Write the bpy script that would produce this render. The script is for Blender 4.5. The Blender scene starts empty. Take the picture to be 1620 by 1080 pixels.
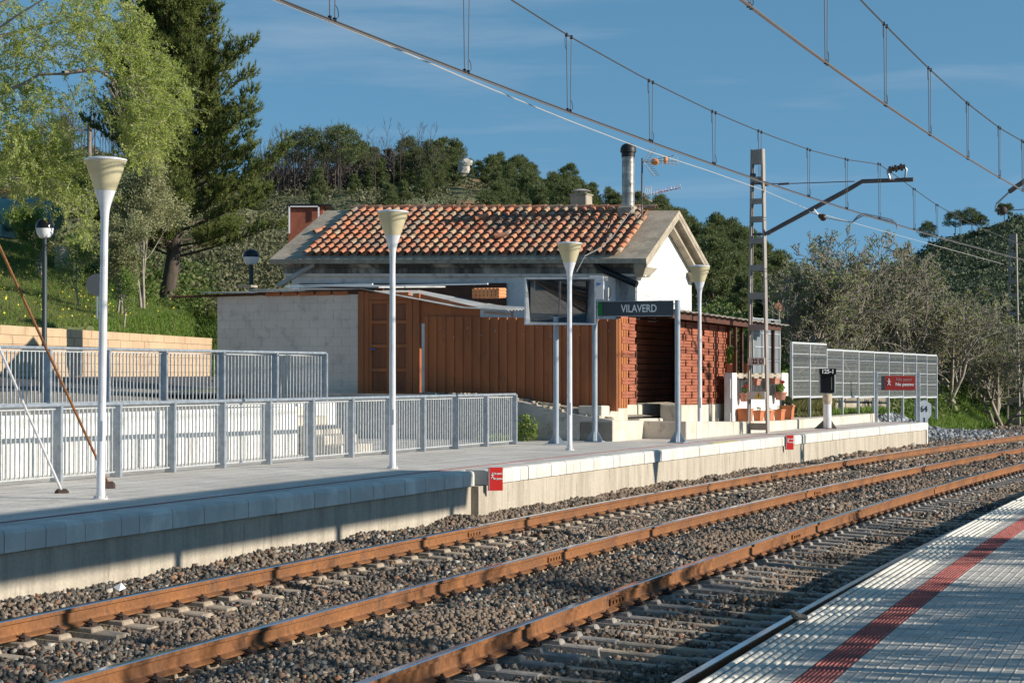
import bpy, bmesh, math, random
import numpy as np
from mathutils import Vector, Matrix
from math import sin, cos, radians, pi

random.seed(7); RNG = np.random.default_rng(7)
scene = bpy.context.scene
COL = scene.collection

# ------------------------------------------------------------------ camera
CAM_Z = 2.0
FPX = 3241.0
cam_d = bpy.data.cameras.new("Camera"); cam = bpy.data.objects.new("camera", cam_d); COL.objects.link(cam)
cam_d.sensor_width = 36.0; cam_d.lens = FPX/1620*36.0
cam_d.clip_start = 0.2; cam_d.clip_end = 9000
PITCH = math.atan(52.0/FPX)
cam.location = (0, 0, CAM_Z); cam.rotation_euler = (pi/2+PITCH, 0, 0)
scene.camera = cam

# ------------------------------------------------------------------ world + sun
SUN_AZ = radians(15.0)      # light travels towards (-cos, +sin)
SUN_EL = radians(21.0)
world = bpy.data.worlds.new("World"); scene.world = world; world.use_nodes = True
nt = world.node_tree; nt.nodes.clear()
wo = nt.nodes.new('ShaderNodeOutputWorld'); bg = nt.nodes.new('ShaderNodeBackground')
sky = nt.nodes.new('ShaderNodeTexSky'); sky.sky_type = 'NISHITA'; sky.sun_disc = False
sky.sun_elevation = SUN_EL
sky.sun_rotation = radians(90)+SUN_AZ
sky.air_density = 1.0; sky.dust_density = 0.0; sky.ozone_density = 2.0; sky.altitude = 200
tc = nt.nodes.new('ShaderNodeTexCoord')
mp = nt.nodes.new('ShaderNodeVectorMath'); mp.operation = 'MULTIPLY_ADD'
mp.inputs[1].default_value = (1, 1, 1.1); mp.inputs[2].default_value = (0, 0, 0.26)
nt.links.new(tc.outputs['Generated'], mp.inputs[0])
nrm = nt.nodes.new('ShaderNodeVectorMath'); nrm.operation = 'NORMALIZE'
nt.links.new(mp.outputs[0], nrm.inputs[0]); nt.links.new(nrm.outputs[0], sky.inputs['Vector'])
# thin cirrus
cm = nt.nodes.new('ShaderNodeMapping'); cm.inputs['Scale'].default_value = (3.0, 3.0, 26.0); cm.inputs['Location'].default_value = (3.1, 0.4, 1.2)
cn = nt.nodes.new('ShaderNodeTexNoise'); cn.inputs['Scale'].default_value = 1.6; cn.inputs['Detail'].default_value = 7; cn.inputs['Roughness'].default_value = .55
cr = nt.nodes.new('ShaderNodeValToRGB'); cr.color_ramp.elements[0].position = .50; cr.color_ramp.elements[1].position = .78
cr.color_ramp.elements[0].color = (0, 0, 0, 1); cr.color_ramp.elements[1].color = (.33, .33, .33, 1)
nt.links.new(tc.outputs['Generated'], cm.inputs[0]); nt.links.new(cm.outputs[0], cn.inputs['Vector']); nt.links.new(cn.outputs['Fac'], cr.inputs[0])
hs = nt.nodes.new('ShaderNodeHueSaturation'); hs.inputs['Hue'].default_value = .483; hs.inputs['Saturation'].default_value = 1.14; hs.inputs['Value'].default_value = 1.0
nt.links.new(sky.outputs[0], hs.inputs['Color'])
mx = nt.nodes.new('ShaderNodeMix'); mx.data_type = 'RGBA'
nt.links.new(cr.outputs[0], mx.inputs['Factor']); nt.links.new(hs.outputs[0], mx.inputs['A'])
mx.inputs['B'].default_value = (3.6, 4.0, 4.6, 1)
nt.links.new(mx.outputs['Result'], bg.inputs['Color']); bg.inputs['Strength'].default_value = 0.118
nt.links.new(bg.outputs[0], wo.inputs[0])

sd_ = bpy.data.lights.new("sun", 'SUN'); sd_.energy = 4.8; sd_.angle = radians(0.53); sd_.color = (1.0, .91, .78)
sun = bpy.data.objects.new("sun", sd_); COL.objects.link(sun)
Ld = Vector((-cos(SUN_AZ)*cos(SUN_EL), sin(SUN_AZ)*cos(SUN_EL), -sin(SUN_EL)))
sun.rotation_euler = Ld.to_track_quat('-Z', 'Y').to_euler()
scene.view_settings.view_transform = 'Standard'; scene.view_settings.look = 'None'
scene.view_settings.exposure = 0.42; scene.view_settings.gamma = 1.0
scene.render.engine = 'CYCLES'

# ------------------------------------------------------------------ frames
HD = 0.2929; R = 1/0.0024
CX, CY = cos(HD)*R, -sin(HD)*R
def TP(s, d, z=0.0):
    a = HD+s/R
    return Vector((CX-(R+d)*cos(a), CY+(R+d)*sin(a), z))
def TA(s): return HD+s/R                      # heading from +Y towards +X
def TROT(s): return pi/2-TA(s)                # z rotation putting local x along the track (local y = +d)
def TPn(s, d, z):
    a = HD+s/R
    return np.stack([CX-(R+d)*np.cos(a), CY+(R+d)*np.sin(a), z+0*s], -1)
def to_sd(X, Y):
    vx, vy = X-CX, Y-CY
    return (np.arctan2(vy, -vx)-HD)*R, np.hypot(vx, vy)-R
SA = radians(22.2)                            # site frame of the little house: a = back-left, b = along the track
OX, OY = 2.07, 41.92
def S(a, b, z=0.0): return Vector((OX-a*cos(SA)+b*sin(SA), OY+a*sin(SA)+b*cos(SA), z))
def bof(px, a):                               # distance along the track (site frame) at which a photo column meets the line a
    r = (px-810)/FPX; return (r*(OY+a*sin(SA))-OX+a*cos(SA))/(sin(SA)-r*cos(SA))
SROT = pi/2-SA                                # local x = +b, local y = +a
def at(px, py, Z):                            # a photograph position at depth Z as a point of the place
    dx = (px-810)/FPX; dy = (540-py)/FPX
    y = cos(PITCH)-sin(PITCH)*dy; z = cos(PITCH)*dy+sin(PITCH)
    t = Z/y
    return Vector((dx*t, Z, CAM_Z+z*t))

# ------------------------------------------------------------------ materials
def lin(h):
    h = h.lstrip('#'); v = [int(h[i:i+2], 16)/255 for i in (0, 2, 4)]
    return tuple([(c/12.92 if c <= .04045 else ((c+.055)/1.055)**2.4) for c in v]+[1])
def N(t, k, **kw):
    n = t.nodes.new(k)
    for a, b in kw.items(): setattr(n, a, b)
    return n
def c4(c): return c if len(c) == 4 else tuple(c)+(1,)
def pm(name, c1, c2=None, c3=None, ns=6., lo=.4, hi=.62, rough=.85, metal=0., bump=0., bs=60., stretch=(1, 1, 1), fine=.0, fs=90., spec=.4, isl=None, transl=0., bdist=.01, thin=3):
    """noise-mixed procedural surface"""
    m = bpy.data.materials.new(name); m.use_nodes = True; t = m.node_tree
    p = t.nodes['Principled BSDF']; out = t.nodes['Material Output']
    co = N(t, 'ShaderNodeTexCoord'); mpn = N(t, 'ShaderNodeMapping'); mpn.inputs['Scale'].default_value = stretch
    t.links.new(co.outputs['Object'], mpn.inputs[0])
    col = None
    if isl:
        g = N(t, 'ShaderNodeNewGeometry'); rp = N(t, 'ShaderNodeValToRGB'); e = rp.color_ramp.elements
        for i, (ps, c) in enumerate(isl):
            if i < 2: el = e[i]; el.position = ps
            else: el = e.new(ps)
            el.color = c4(c)
        t.links.new(g.outputs['Random Per Island'], rp.inputs[0]); col = rp.outputs[0]
    else:
        rgb = N(t, 'ShaderNodeRGB'); rgb.outputs[0].default_value = c4(c1); col = rgb.outputs[0]
    if c2 is not None:
        n = N(t, 'ShaderNodeTexNoise'); n.inputs['Scale'].default_value = ns; n.inputs['Detail'].default_value = 8; n.inputs['Roughness'].default_value = .62
        t.links.new(mpn.outputs[0], n.inputs['Vector'])
        mr = N(t, 'ShaderNodeMapRange'); mr.inputs['From Min'].default_value = lo; mr.inputs['From Max'].default_value = hi
        t.links.new(n.outputs['Fac'], mr.inputs[0])
        x = N(t, 'ShaderNodeMix', data_type='RGBA'); t.links.new(mr.outputs[0], x.inputs['Factor']); t.links.new(col, x.inputs['A']); x.inputs['B'].default_value = c4(c2); col = x.outputs['Result']
    if c3 is not None:
        n = N(t, 'ShaderNodeTexNoise'); n.inputs['Scale'].default_value = ns*thin; n.inputs['Detail'].default_value = 6; n.inputs['Roughness'].default_value = .7
        t.links.new(mpn.outputs[0], n.inputs['Vector'])
        mr = N(t, 'ShaderNodeMapRange'); mr.inputs['From Min'].default_value = .55; mr.inputs['From Max'].default_value = .72
        t.links.new(n.outputs['Fac'], mr.inputs[0])
        x = N(t, 'ShaderNodeMix', data_type='RGBA'); t.links.new(mr.outputs[0], x.inputs['Factor']); t.links.new(col, x.inputs['A']); x.inputs['B'].default_value = c4(c3); col = x.outputs['Result']
    if fine > 0:
        n = N(t, 'ShaderNodeTexNoise'); n.inputs['Scale'].default_value = fs; n.inputs['Detail'].default_value = 4
        t.links.new(co.outputs['Object'], n.inputs['Vector'])
        mr = N(t, 'ShaderNodeMapRange'); mr.inputs['From Min'].default_value = .3; mr.inputs['From Max'].default_value = .7
        mr.inputs['To Min'].default_value = 1-fine; mr.inputs['To Max'].default_value = 1+fine
        t.links.new(n.outputs['Fac'], mr.inputs[0])
        vm = N(t, 'ShaderNodeVectorMath', operation='SCALE'); t.links.new(col, vm.inputs[0]); t.links.new(mr.outputs[0], vm.inputs['Scale']); col = vm.outputs[0]
    t.links.new(col, p.inputs['Base Color'])
    p.inputs['Roughness'].default_value = rough; p.inputs['Metallic'].default_value = metal
    p.inputs['Specular IOR Level'].default_value = spec
    if bump > 0:
        n = N(t, 'ShaderNodeTexNoise'); n.inputs['Scale'].default_value = bs; n.inputs['Detail'].default_value = 6
        t.links.new(mpn.outputs[0], n.inputs['Vector'])
        b = N(t, 'ShaderNodeBump'); b.inputs['Strength'].default_value = bump; b.inputs['Distance'].default_value = bdist
        t.links.new(n.outputs['Fac'], b.inputs['Height']); t.links.new(b.outputs[0], p.inputs['Normal'])
    if transl > 0:
        tr = N(t, 'ShaderNodeBsdfTranslucent'); t.links.new(col, tr.inputs['Color'])
        ms = N(t, 'ShaderNodeMixShader'); ms.inputs[0].default_value = transl
        t.links.new(p.outputs[0], ms.inputs[1]); t.links.new(tr.outputs[0], ms.inputs[2]); t.links.new(ms.outputs[0], out.inputs['Surface'])
    return m
M = {}
M['galv'] = pm('galvanised', (.42, .46, .50), (.30, .34, .38), ns=9, rough=.45, metal=.55, fine=.08)
M['galv_bar'] = pm('galvanised_bar', (.64, .65, .64), (.48, .50, .51), ns=14, rough=.45, metal=.45)
M['greypost'] = pm('grey_paint', (.33, .38, .43), (.28, .33, .38), ns=5, rough=.4, metal=.1)
M['lamp_pole'] = pm('white_paint', (.72, .73, .76), (.58, .58, .60), ns=5, rough=.3, metal=.1, c3=(.45, .42, .38), stretch=(1, 1, .4))
M['lamp_shade'] = pm('yellowed_plastic', (.76, .69, .46), (.68, .58, .36), ns=2, rough=.35, stretch=(1, 1, 3), transl=.30)
M['dark'] = pm('black_paint', (.012, .012, .014), rough=.5)
M['black_gloss'] = pm('black_gloss', (.01, .011, .014), rough=.15)
M['conc'] = pm('concrete', (.42, .37, .29), (.30, .26, .20), c3=(.20, .17, .13), ns=1.6, bump=.5, bs=30, fine=.12, fs=40)
M['conc_wall'] = pm('platform_wall', (.46, .41, .33), (.34, .30, .24), c3=(.20, .175, .14), ns=1.5, stretch=(2.6, 2.6, .28), bump=.6, bs=14, fine=.10, fs=30, lo=.42, hi=.66)
M['kerb'] = pm('kerb_stone', (.62, .60, .56), (.52, .50, .46), ns=2.5, fine=.06, bump=.2, bs=50, isl=[(0, (.74, .71, .65)), (.5, (.66, .635, .58)), (1, (.58, .555, .505))])
M['pave'] = pm('paving', (.66, .615, .555), (.52, .485, .435), c3=(.40, .37, .33), ns=.7, fine=.14, fs=22, bump=.6, bs=35, rough=.9)
def add_bricks(m, sc, w, h, rot, k=.80):
    t = m.node_tree; p = t.nodes['Principled BSDF']; l = p.inputs['Base Color'].links[0]; src = l.from_socket
    co = N(t, 'ShaderNodeTexCoord'); mp2 = N(t, 'ShaderNodeMapping'); mp2.inputs['Rotation'].default_value = (0, 0, rot); b = N(t, 'ShaderNodeTexBrick')
    b.inputs['Scale'].default_value = sc; b.inputs['Brick Width'].default_value = w; b.inputs['Row Height'].default_value = h; b.inputs['Mortar Size'].default_value = .013
    b.inputs['Color1'].default_value = (1, 1, 1, 1); b.inputs['Color2'].default_value = (.90, .90, .90, 1); b.inputs['Mortar'].default_value = (k*.8, k*.8, k*.8, 1)
    t.links.new(co.outputs['Object'], mp2.inputs[0]); t.links.new(mp2.outputs[0], b.inputs['Vector'])
    x = N(t, 'ShaderNodeMix', data_type='RGBA', blend_type='MULTIPLY'); x.inputs['Factor'].default_value = 1; t.links.new(src, x.inputs['A']); t.links.new(b.outputs['Color'], x.inputs['B']); t.links.new(x.outputs['Result'], p.inputs['Base Color'])
add_bricks(M['pave'], 1.0, .8, .4, -radians(69), .70)
M['redline'] = pm('red_line', (.32, .09, .10), (.25, .12, .12), ns=3, rough=.8)
M['yellow'] = pm('yellow_paint', (.65, .50, .08), rough=.7)
M['white_render'] = pm('white_render', (.78, .765, .72), (.66, .65, .61), c3=(.50, .485, .45), ns=1.5, bump=.5, bs=25, stretch=(1, 1, .5), fine=.05, fs=30)
M['house_wall'] = pm('house_wall', (.84, .83, .81), (.70, .68, .68), c3=(.45, .42, .41), ns=1.3, bump=.4, bs=25, fine=.06)
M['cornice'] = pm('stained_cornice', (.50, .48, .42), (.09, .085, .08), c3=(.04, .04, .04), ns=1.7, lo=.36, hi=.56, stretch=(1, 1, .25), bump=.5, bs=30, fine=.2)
M['slab'] = pm('roof_slab', (.44, .37, .28), (.30, .25, .19), c3=(.54, .48, .38), ns=2.2, bump=.8, bs=22, fine=.22, fs=30)
M['tile'] = pm('roof_tile', (.5, .2, .1), (.20, .165, .13), c3=(.50, .44, .33), ns=1.5, lo=.46, hi=.66, fine=.2, fs=14, rough=.85,
               isl=[(0, (.56, .20, .095)), (.25, (.50, .185, .095)), (.45, (.42, .15, .085)), (.65, (.57, .25, .13)), (.82, (.47, .19, .10)), (.90, (.50, .34, .20)), (.96, (.34, .25, .17)), (1, (.27, .19, .14))])
M['brown'] = pm('brown_sheet', (.43, .135, .042), (.31, .098, .033), c3=(.24, .085, .035), ns=1.5, rough=.55, stretch=(1, 1, .3), fine=.05)
M['brown_door'] = pm('brown_wood', (.27, .09, .035), (.19, .062, .027), ns=3, rough=.6, stretch=(1, 1, .2))
M['screen_wood'] = pm('screen_wood', (.36, .115, .06), (.26, .08, .04), ns=4, rough=.7, fine=.15, fs=50, bump=.4, bs=40)
M['dark_wood'] = pm('dark_wood', (.11, .04, .022), (.07, .028, .018), ns=5, rough=.7, fine=.1)
M['block'] = pm('block_wall', (.80, .68, .58), (.69, .58, .50), c3=(.52, .45, .39), ns=1.0, fine=.08, bump=.5, bs=40)
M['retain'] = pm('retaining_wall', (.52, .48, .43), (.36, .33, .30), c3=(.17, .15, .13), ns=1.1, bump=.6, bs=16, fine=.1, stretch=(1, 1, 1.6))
M['rust'] = pm('rusty_rail', (.25, .105, .036), (.165, .072, .03), c3=(.085, .05, .032), ns=1.1, rough=.75, stretch=(1, 1, .5), fine=.22, fs=30)
M['railtop'] = pm('rail_top', (.70, .72, .76), (.55, .57, .6), ns=3, rough=.14, metal=1.0)
M['sleeper'] = pm('sleeper_concrete', (.42, .35, .26), (.30, .24, .18), c3=(.2, .15, .11), ns=5, bump=.4, bs=60, fine=.12)
M['sleeper_grey'] = pm('grey_sleeper', (.34, .32, .29), (.24, .225, .205), c3=(.15, .13, .11), ns=6, bump=.4, bs=60, fine=.12)
M['clip'] = pm('rusty_clip', (.05, .032, .025), rough=.7)
M['stone'] = pm('ballast_stone', (.1, .1, .1), (.20, .15, .11), ns=.22, lo=.45, hi=.62, fine=.35, fs=60, rough=.85,
                isl=[(0, (.05, .052, .052)), (.25, (.088, .082, .074)), (.42, (.155, .14, .118)), (.55, (.06, .058, .055)), (.70, (.23, .18, .125)), (.82, (.24, .115, .06)), (.93, (.33, .29, .24)), (1, (.46, .43, .38))])
# only part of the stones takes the brown tint
M['ballast'] = pm('ballast_bed', (.10, .095, .085), (.06, .058, .055), c3=(.19, .15, .11), ns=12, bump=1.0, bs=18, bdist=.05, fine=.4, fs=30)
M['gravel'] = pm('gravel', (.36, .32, .26), (.28, .24, .19), c3=(.22, .19, .15), ns=3, bump=.8, bs=30, fine=.25, fs=14)
M['asphalt'] = pm('asphalt', (.075, .078, .085), (.055, .058, .065), ns=2, fine=.2, fs=20)
M['orange_wall'] = pm('orange_wall', (.58, .41, .255), (.47, .33, .21), c3=(.33, .24, .17), ns=.7, fine=.08, bump=.3, bs=20)
M['terra'] = pm('terracotta', (.50, .17, .07), (.42, .14, .06), ns=5, rough=.7, fine=.06)
M['terra_old'] = pm('terracotta_dull', (.42, .20, .14), (.32, .15, .10), ns=5, rough=.8)
M['steel'] = pm('mast_steel', (.36, .33, .295), (.27, .245, .22), ns=2.5, rough=.6, metal=.25, stretch=(1, 1, .3))
M['plate'] = pm('plate_grey', (.70, .66, .62), (.60, .56, .52), ns=4, rough=.6)
M['steel_dark'] = pm('mast_arm_steel', (.15, .13, .12), (.10, .09, .085), ns=3, rough=.6, metal=.2)
M['wire'] = pm('wire_copper', (.10, .09, .08), rough=.5, metal=.5)
M['wire_l'] = pm('wire_light', (.27, .25, .235), rough=.4, metal=.5)
M['feeder'] = pm('feeder_aluminium', (.55, .54, .52), rough=.5, metal=.3)
M['flue'] = pm('flue_steel', (.46, .45, .42), (.26, .25, .23), ns=2, rough=.35, metal=.6, stretch=(1, 1, 3))
M['tin'] = pm('sheet_roof', (.50, .50, .49), (.36, .35, .33), ns=2.5, rough=.6, fine=.08)
M['fibro'] = pm('fibrocement', (.36, .33, .29), (.24, .22, .19), ns=2.5, rough=.85, fine=.12)
M['red'] = pm('red_sign', (.60, .025, .02), rough=.45)
M['red_dull'] = pm('red_sign_dull', (.33, .03, .025), rough=.45)
M['sign_grey'] = pm('sign_grey', (.045, .058, .07), rough=.4)
M['sign_green'] = pm('sign_green', (.01, .16, .04), rough=.4)
M['white'] = pm('white_letter', (.80, .80, .80), rough=.5)
M['blue'] = pm('blue_mark', (.05, .14, .45), rough=.5)
M['sign_yel'] = pm('yellow_sign', (.75, .55, .05), rough=.5)
M['mirror'] = pm('mirror_glass', (.22, .22, .22), rough=.06, metal=1.0)
M['teal'] = pm('teal_paint', (.10, .24, .24), (.16, .28, .25), c3=(.2, .13, .08), ns=1.2, rough=.5, stretch=(1, 1, 2))
M['globe'] = pm('lamp_globe', (.75, .78, .80), rough=.25)
M['brick'] = pm('far_brick', (.30, .09, .05), (.22, .07, .04), ns=6)
M['whitecon'] = pm('white_concrete', (.62, .56, .47), (.50, .44, .36), c3=(.34, .29, .23), ns=2.0, bump=.5, bs=25, stretch=(1, 1, .5), fine=.06)
M['mesh'] = pm('mesh_panel', (.27, .28, .27), rough=.6, metal=.3)
M['paleframe'] = pm('pale_frame', (.55, .57, .58), rough=.5, metal=.3)
def leafm(name, cols, tr=.35, rough=.6):
    return pm(name, cols[0], isl=[(i/(len(cols)-1), c) for i, c in enumerate(cols)], transl=tr, rough=rough, spec=.25)
M['needles'] = leafm('pine_needles', [(.11, .15, .035), (.16, .20, .05), (.23, .26, .075), (.13, .165, .042)], .34)
M['needles_far'] = leafm('far_pine_foliage', [(.10, .135, .055), (.145, .18, .07), (.20, .23, .09), (.12, .155, .062)], .3)
M['elm'] = leafm('spring_leaves', [(.26, .33, .06), (.38, .45, .09), (.47, .53, .14), (.32, .40, .08)], .5)
M['olive'] = leafm('pale_leaves', [(.20, .22, .09), (.34, .34, .18), (.26, .27, .12), (.14, .17, .06)], .3)
M['blossom_leaf'] = leafm('pale_new_leaves', [(.34, .35, .17), (.48, .47, .28), (.26, .29, .12), (.42, .40, .24)], .35)
M['young'] = leafm('young_leaves', [(.14, .22, .04), (.20, .30, .06), (.26, .34, .08)], .4)
M['bushy'] = leafm('bush_leaves', [(.05, .09, .02), (.09, .14, .03), (.13, .19, .045), (.16, .17, .06)], .3)
M['buds'] = leafm('fig_buds', [(.24, .30, .09), (.32, .38, .13), (.18, .24, .06)], .4)
M['scrub'] = leafm('scrub_leaves', [(.07, .085, .035), (.13, .13, .065), (.18, .165, .095), (.09, .11, .045), (.20, .18, .11)], .15)
M['grass'] = leafm('grass_blades', [(.10, .20, .03), (.15, .27, .04), (.20, .30, .06), (.24, .27, .09)], .35)
M['burnt'] = leafm('burnt_twigs', [(.075, .062, .055), (.11, .09, .08), (.055, .05, .045), (.09, .09, .06)], .1)
M['far_scrub_l'] = leafm('distant_scrub', [(.05, .075, .04), (.075, .10, .052), (.10, .115, .065)], .15)
M['grass_dry'] = leafm('dry_grass', [(.20, .20, .07), (.30, .26, .12), (.14, .19, .05), (.26, .20, .11)], .35)
M['redflower'] = leafm('red_petals', [(.55, .02, .03), (.65, .05, .08)], .2)
M['pinkflower'] = leafm('pink_petals', [(.50, .10, .20), (.60, .18, .28)], .2)
M['yelflower'] = leafm('yellow_petals', [(.70, .60, .03), (.75, .65, .08)], .2)
M['bark'] = pm('bark', (.10, .075, .055), (.05, .04, .03), ns=6, stretch=(1, 1, .3), bump=.8, bs=20)
M['twig'] = pm('pale_bark', (.34, .30, .245), (.19, .165, .135), ns=2.5, rough=.9)
M['twig_grey'] = pm('grey_bark', (.33, .29, .235), (.19, .165, .135), ns=2.5, rough=.9)
M['deadwood'] = pm('dead_wood', (.085, .068, .058), rough=.9)
M['pole_wood'] = pm('pole_wood', (.26, .22, .18), (.18, .15, .12), ns=3)
def ground_material():
    m = bpy.data.materials.new('hill_ground'); m.use_nodes = True; t = m.node_tree; p = t.nodes['Principled BSDF']
    co = N(t, 'ShaderNodeTexCoord')
    def noise(sc, det=8, ro=.6):
        n = N(t, 'ShaderNodeTexNoise'); n.inputs['Scale'].default_value = sc; n.inputs['Detail'].default_value = det; n.inputs['Roughness'].default_value = ro
        t.links.new(co.outputs['Object'], n.inputs['Vector']); return n.outputs['Fac']
    def mix(f, a, b):
        x = N(t, 'ShaderNodeMix', data_type='RGBA'); t.links.new(f, x.inputs['Factor'])
        for k, v in (('A', a), ('B', b)):
            if isinstance(v, tuple): x.inputs[k].default_value = c4(v)
            else: t.links.new(v, x.inputs[k])
        return x.outputs['Result']
    def rng(f, a, b):
        r = N(t, 'ShaderNodeMapRange'); r.inputs['From Min'].default_value = a; r.inputs['From Max'].default_value = b; t.links.new(f, r.inputs[0]); return r.outputs[0]
    c = mix(rng(noise(.8), .4, .62), (.09, .115, .04), (.18, .165, .085))
    c = mix(rng(noise(.11, 4), .60, .68), c, (.30, .15, .085))
    c = mix(rng(noise(2.6), .5, .7), c, (.085, .13, .03))
    t.links.new(c, p.inputs['Base Color']); p.inputs['Roughness'].default_value = .95
    b = N(t, 'ShaderNodeBump'); b.inputs['Strength'].default_value = .8; b.inputs['Distance'].default_value = .3
    t.links.new(noise(3.), b.inputs['Height']); t.links.new(b.outputs[0], p.inputs['Normal'])
    return m
M['hill'] = ground_material()

# ------------------------------------------------------------------ mesh helpers
class MB:
    def __init__(s): s.v = []; s.f = []
    def add(s, v, f):
        o = len(s.v); s.v += [tuple(p) for p in v]; s.f += [tuple(i+o for i in q) for q in f]; return s
    def box(s, c, size, rz=0., ch=0., mtx=None):
        x, y, z = size[0]/2, size[1]/2, size[2]/2
        if ch > 0:
            k = min(ch, x*.9, y*.9, z*.9)
            bm = bmesh.new(); bmesh.ops.create_cube(bm, size=1)
            for q in bm.verts: q.co = Vector((q.co.x*2*x, q.co.y*2*y, q.co.z*2*z))
            bmesh.ops.bevel(bm, geom=list(bm.edges), offset=k, segments=1, affect='EDGES')
            bm.verts.index_update(); V = [q.co.copy() for q in bm.verts]; F = [[q.index for q in f.verts] for f in bm.faces]; bm.free()
        else:
            V = [Vector(p) for p in ((-x,-y,-z),(x,-y,-z),(x,y,-z),(-x,y,-z),(-x,-y,z),(x,-y,z),(x,y,z),(-x,y,z))]
            F = [(0,3,2,1),(4,5,6,7),(0,1,5,4),(1,2,6,5),(2,3,7,6),(3,0,4,7)]
        r = Matrix.Rotation(rz, 3, 'Z')
        if mtx is not None: r = mtx
        V = [r @ p+Vector(c) for p in V]
        return s.add(V, F)
    def hexa(s, b, t):   # 4 bottom, 4 top points
        return s.add(list(b)+list(t), [(0,3,2,1),(4,5,6,7),(0,1,5,4),(1,2,6,5),(2,3,7,6),(3,0,4,7)])
    def prism(s, pts, h):      # polygon pts extruded by vector h
        n = len(pts); pts = [Vector(p) for p in pts]; h = Vector(h)
        return s.add(pts+[p+h for p in pts], [tuple(range(n))[::-1], tuple(range(n, 2*n))]+[(i, (i+1) % n, n+(i+1) % n, n+i) for i in range(n)])
    def tube(s, P, r, n=8, cap=True):
        P = [Vector(p) for p in P]; rr = r if isinstance(r, (list, tuple)) else [r]*len(P)
        V = []; F = []; up = None
        for i, p in enumerate(P):
            d = (P[min(i+1, len(P)-1)]-P[max(i-1, 0)]).normalized()
            if up is None:
                up = Vector((0, 0, 1)) if abs(d.z) < .9 else Vector((1, 0, 0))
            a = d.cross(up).normalized(); b = a.cross(d).normalized(); up = b
            for k in range(n):
                t = 2*pi*k/n; V.append(p+(a*cos(t)+b*sin(t))*rr[i])
        for i in range(len(P)-1):
            for k in range(n):
                k2 = (k+1) % n; F.append((i*n+k, i*n+k2, (i+1)*n+k2, (i+1)*n+k))
        if cap: F.append(tuple(range(n))[::-1]); F.append(tuple(range((len(P)-1)*n, len(P)*n)))
        return s.add(V, F)
    def lathe(s, prof, n=20, c=(0, 0, 0)):
        V = []; F = []; c = Vector(c)
        for r, z in prof:
            for k in range(n): V.append(c+Vector((r*cos(2*pi*k/n), r*sin(2*pi*k/n), z)))
        for i in range(len(prof)-1):
            for k in range(n):
                k2 = (k+1) % n; F.append((i*n+k, i*n+k2, (i+1)*n+k2, (i+1)*n+k))
        F.append(tuple(range(n))[::-1]); F.append(tuple(range((len(prof)-1)*n, len(prof)*n)))
        return s.add(V, F)
def smooth_mesh(me, ang=40):
    for p in me.polygons: p.use_smooth = True
    try: me.set_sharp_from_angle(angle=radians(ang))
    except Exception: pass
def obj(name, mb, mat, parent=None, smooth=False, bevel=0.):
    me = bpy.data.meshes.new(name)
    if isinstance(mb, MB): me.from_pydata(mb.v, [], mb.f)
    else: me.from_pydata([tuple(p) for p in mb[0]], [], [tuple(f) for f in mb[1]])
    me.validate(); me.update()
    if mat: me.materials.append(mat)
    if smooth: smooth_mesh(me)
    o = bpy.data.objects.new(name, me); COL.objects.link(o)
    if parent: o.parent = parent
    if bevel > 0:
        b = o.modifiers.new('bevel', 'BEVEL'); b.width = bevel; b.segments = 1; b.limit_method = 'ANGLE'
    return o
def nobj(name, V, F, mat, parent=None):
    V = np.asarray(V, dtype=np.float32).reshape(-1, 3); F = np.asarray(F, dtype=np.int32)
    me = bpy.data.meshes.new(name); n, k = F.shape
    me.vertices.add(len(V)); me.vertices.foreach_set('co', V.ravel())
    me.loops.add(n*k); me.loops.foreach_set('vertex_index', F.ravel())
    me.polygons.add(n); me.polygons.foreach_set('loop_start', np.arange(0, n*k, k, dtype=np.int32))
    me.update(calc_edges=True)
    me.materials.append(mat)
    o = bpy.data.objects.new(name, me); COL.objects.link(o)
    if parent: o.parent = parent
    return o
def tag(o, label, cat, group=None, kind=None):
    o['label'] = label; o['category'] = cat
    if group: o['group'] = group
    if kind: o['kind'] = kind
    return o
def thing(name, label, cat, loc=(0, 0, 0), rz=0., group=None):
    o = bpy.data.objects.new(name, None); COL.objects.link(o); o.location = loc; o.rotation_euler = (0, 0, rz)
    o.empty_display_size = .2
    return tag(o, label, cat, group)
def struct(name, mb, mat, label, cat, smooth=False):
    o = obj(name, mb, mat, None, smooth); o['kind'] = 'structure'; o['label'] = label; o['category'] = cat; return o
def kids(o): return list(o.children)
def dup(root, loc, rz=None, label=None, group=None, scale=None):
    r = root.copy(); COL.objects.link(r); r.location = loc
    if rz is not None: r.rotation_euler = (0, 0, rz)
    if scale is not None: r.scale = (scale,)*3 if not isinstance(scale, tuple) else scale
    if label: r['label'] = label
    if group: r['group'] = group
    for ch in kids(root):
        c = ch.copy(); COL.objects.link(c); c.parent = r
        for g in kids(ch):
            d = g.copy(); COL.objects.link(d); d.parent = c
    return r
def text(name, s, size, mat, parent, loc, rot, extr=.004, align='CENTER', sx=1.0, bold=0.):
    cu = bpy.data.curves.new(name, 'FONT'); cu.body = s; cu.size = size; cu.extrude = extr; cu.align_x = align; cu.align_y = 'CENTER'; cu.offset = bold
    tmp = bpy.data.objects.new(name+'_tmp', cu); COL.objects.link(tmp)
    dg = bpy.context.evaluated_depsgraph_get()
    me = bpy.data.meshes.new_from_object(tmp.evaluated_get(dg)); bpy.data.objects.remove(tmp); bpy.data.curves.remove(cu)
    me.materials.clear(); me.materials.append(mat)
    o = bpy.data.objects.new(name, me); COL.objects.link(o); o.parent = parent
    o.location = loc; o.rotation_euler = rot; o.scale = (sx, 1, 1)
    return o
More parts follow.
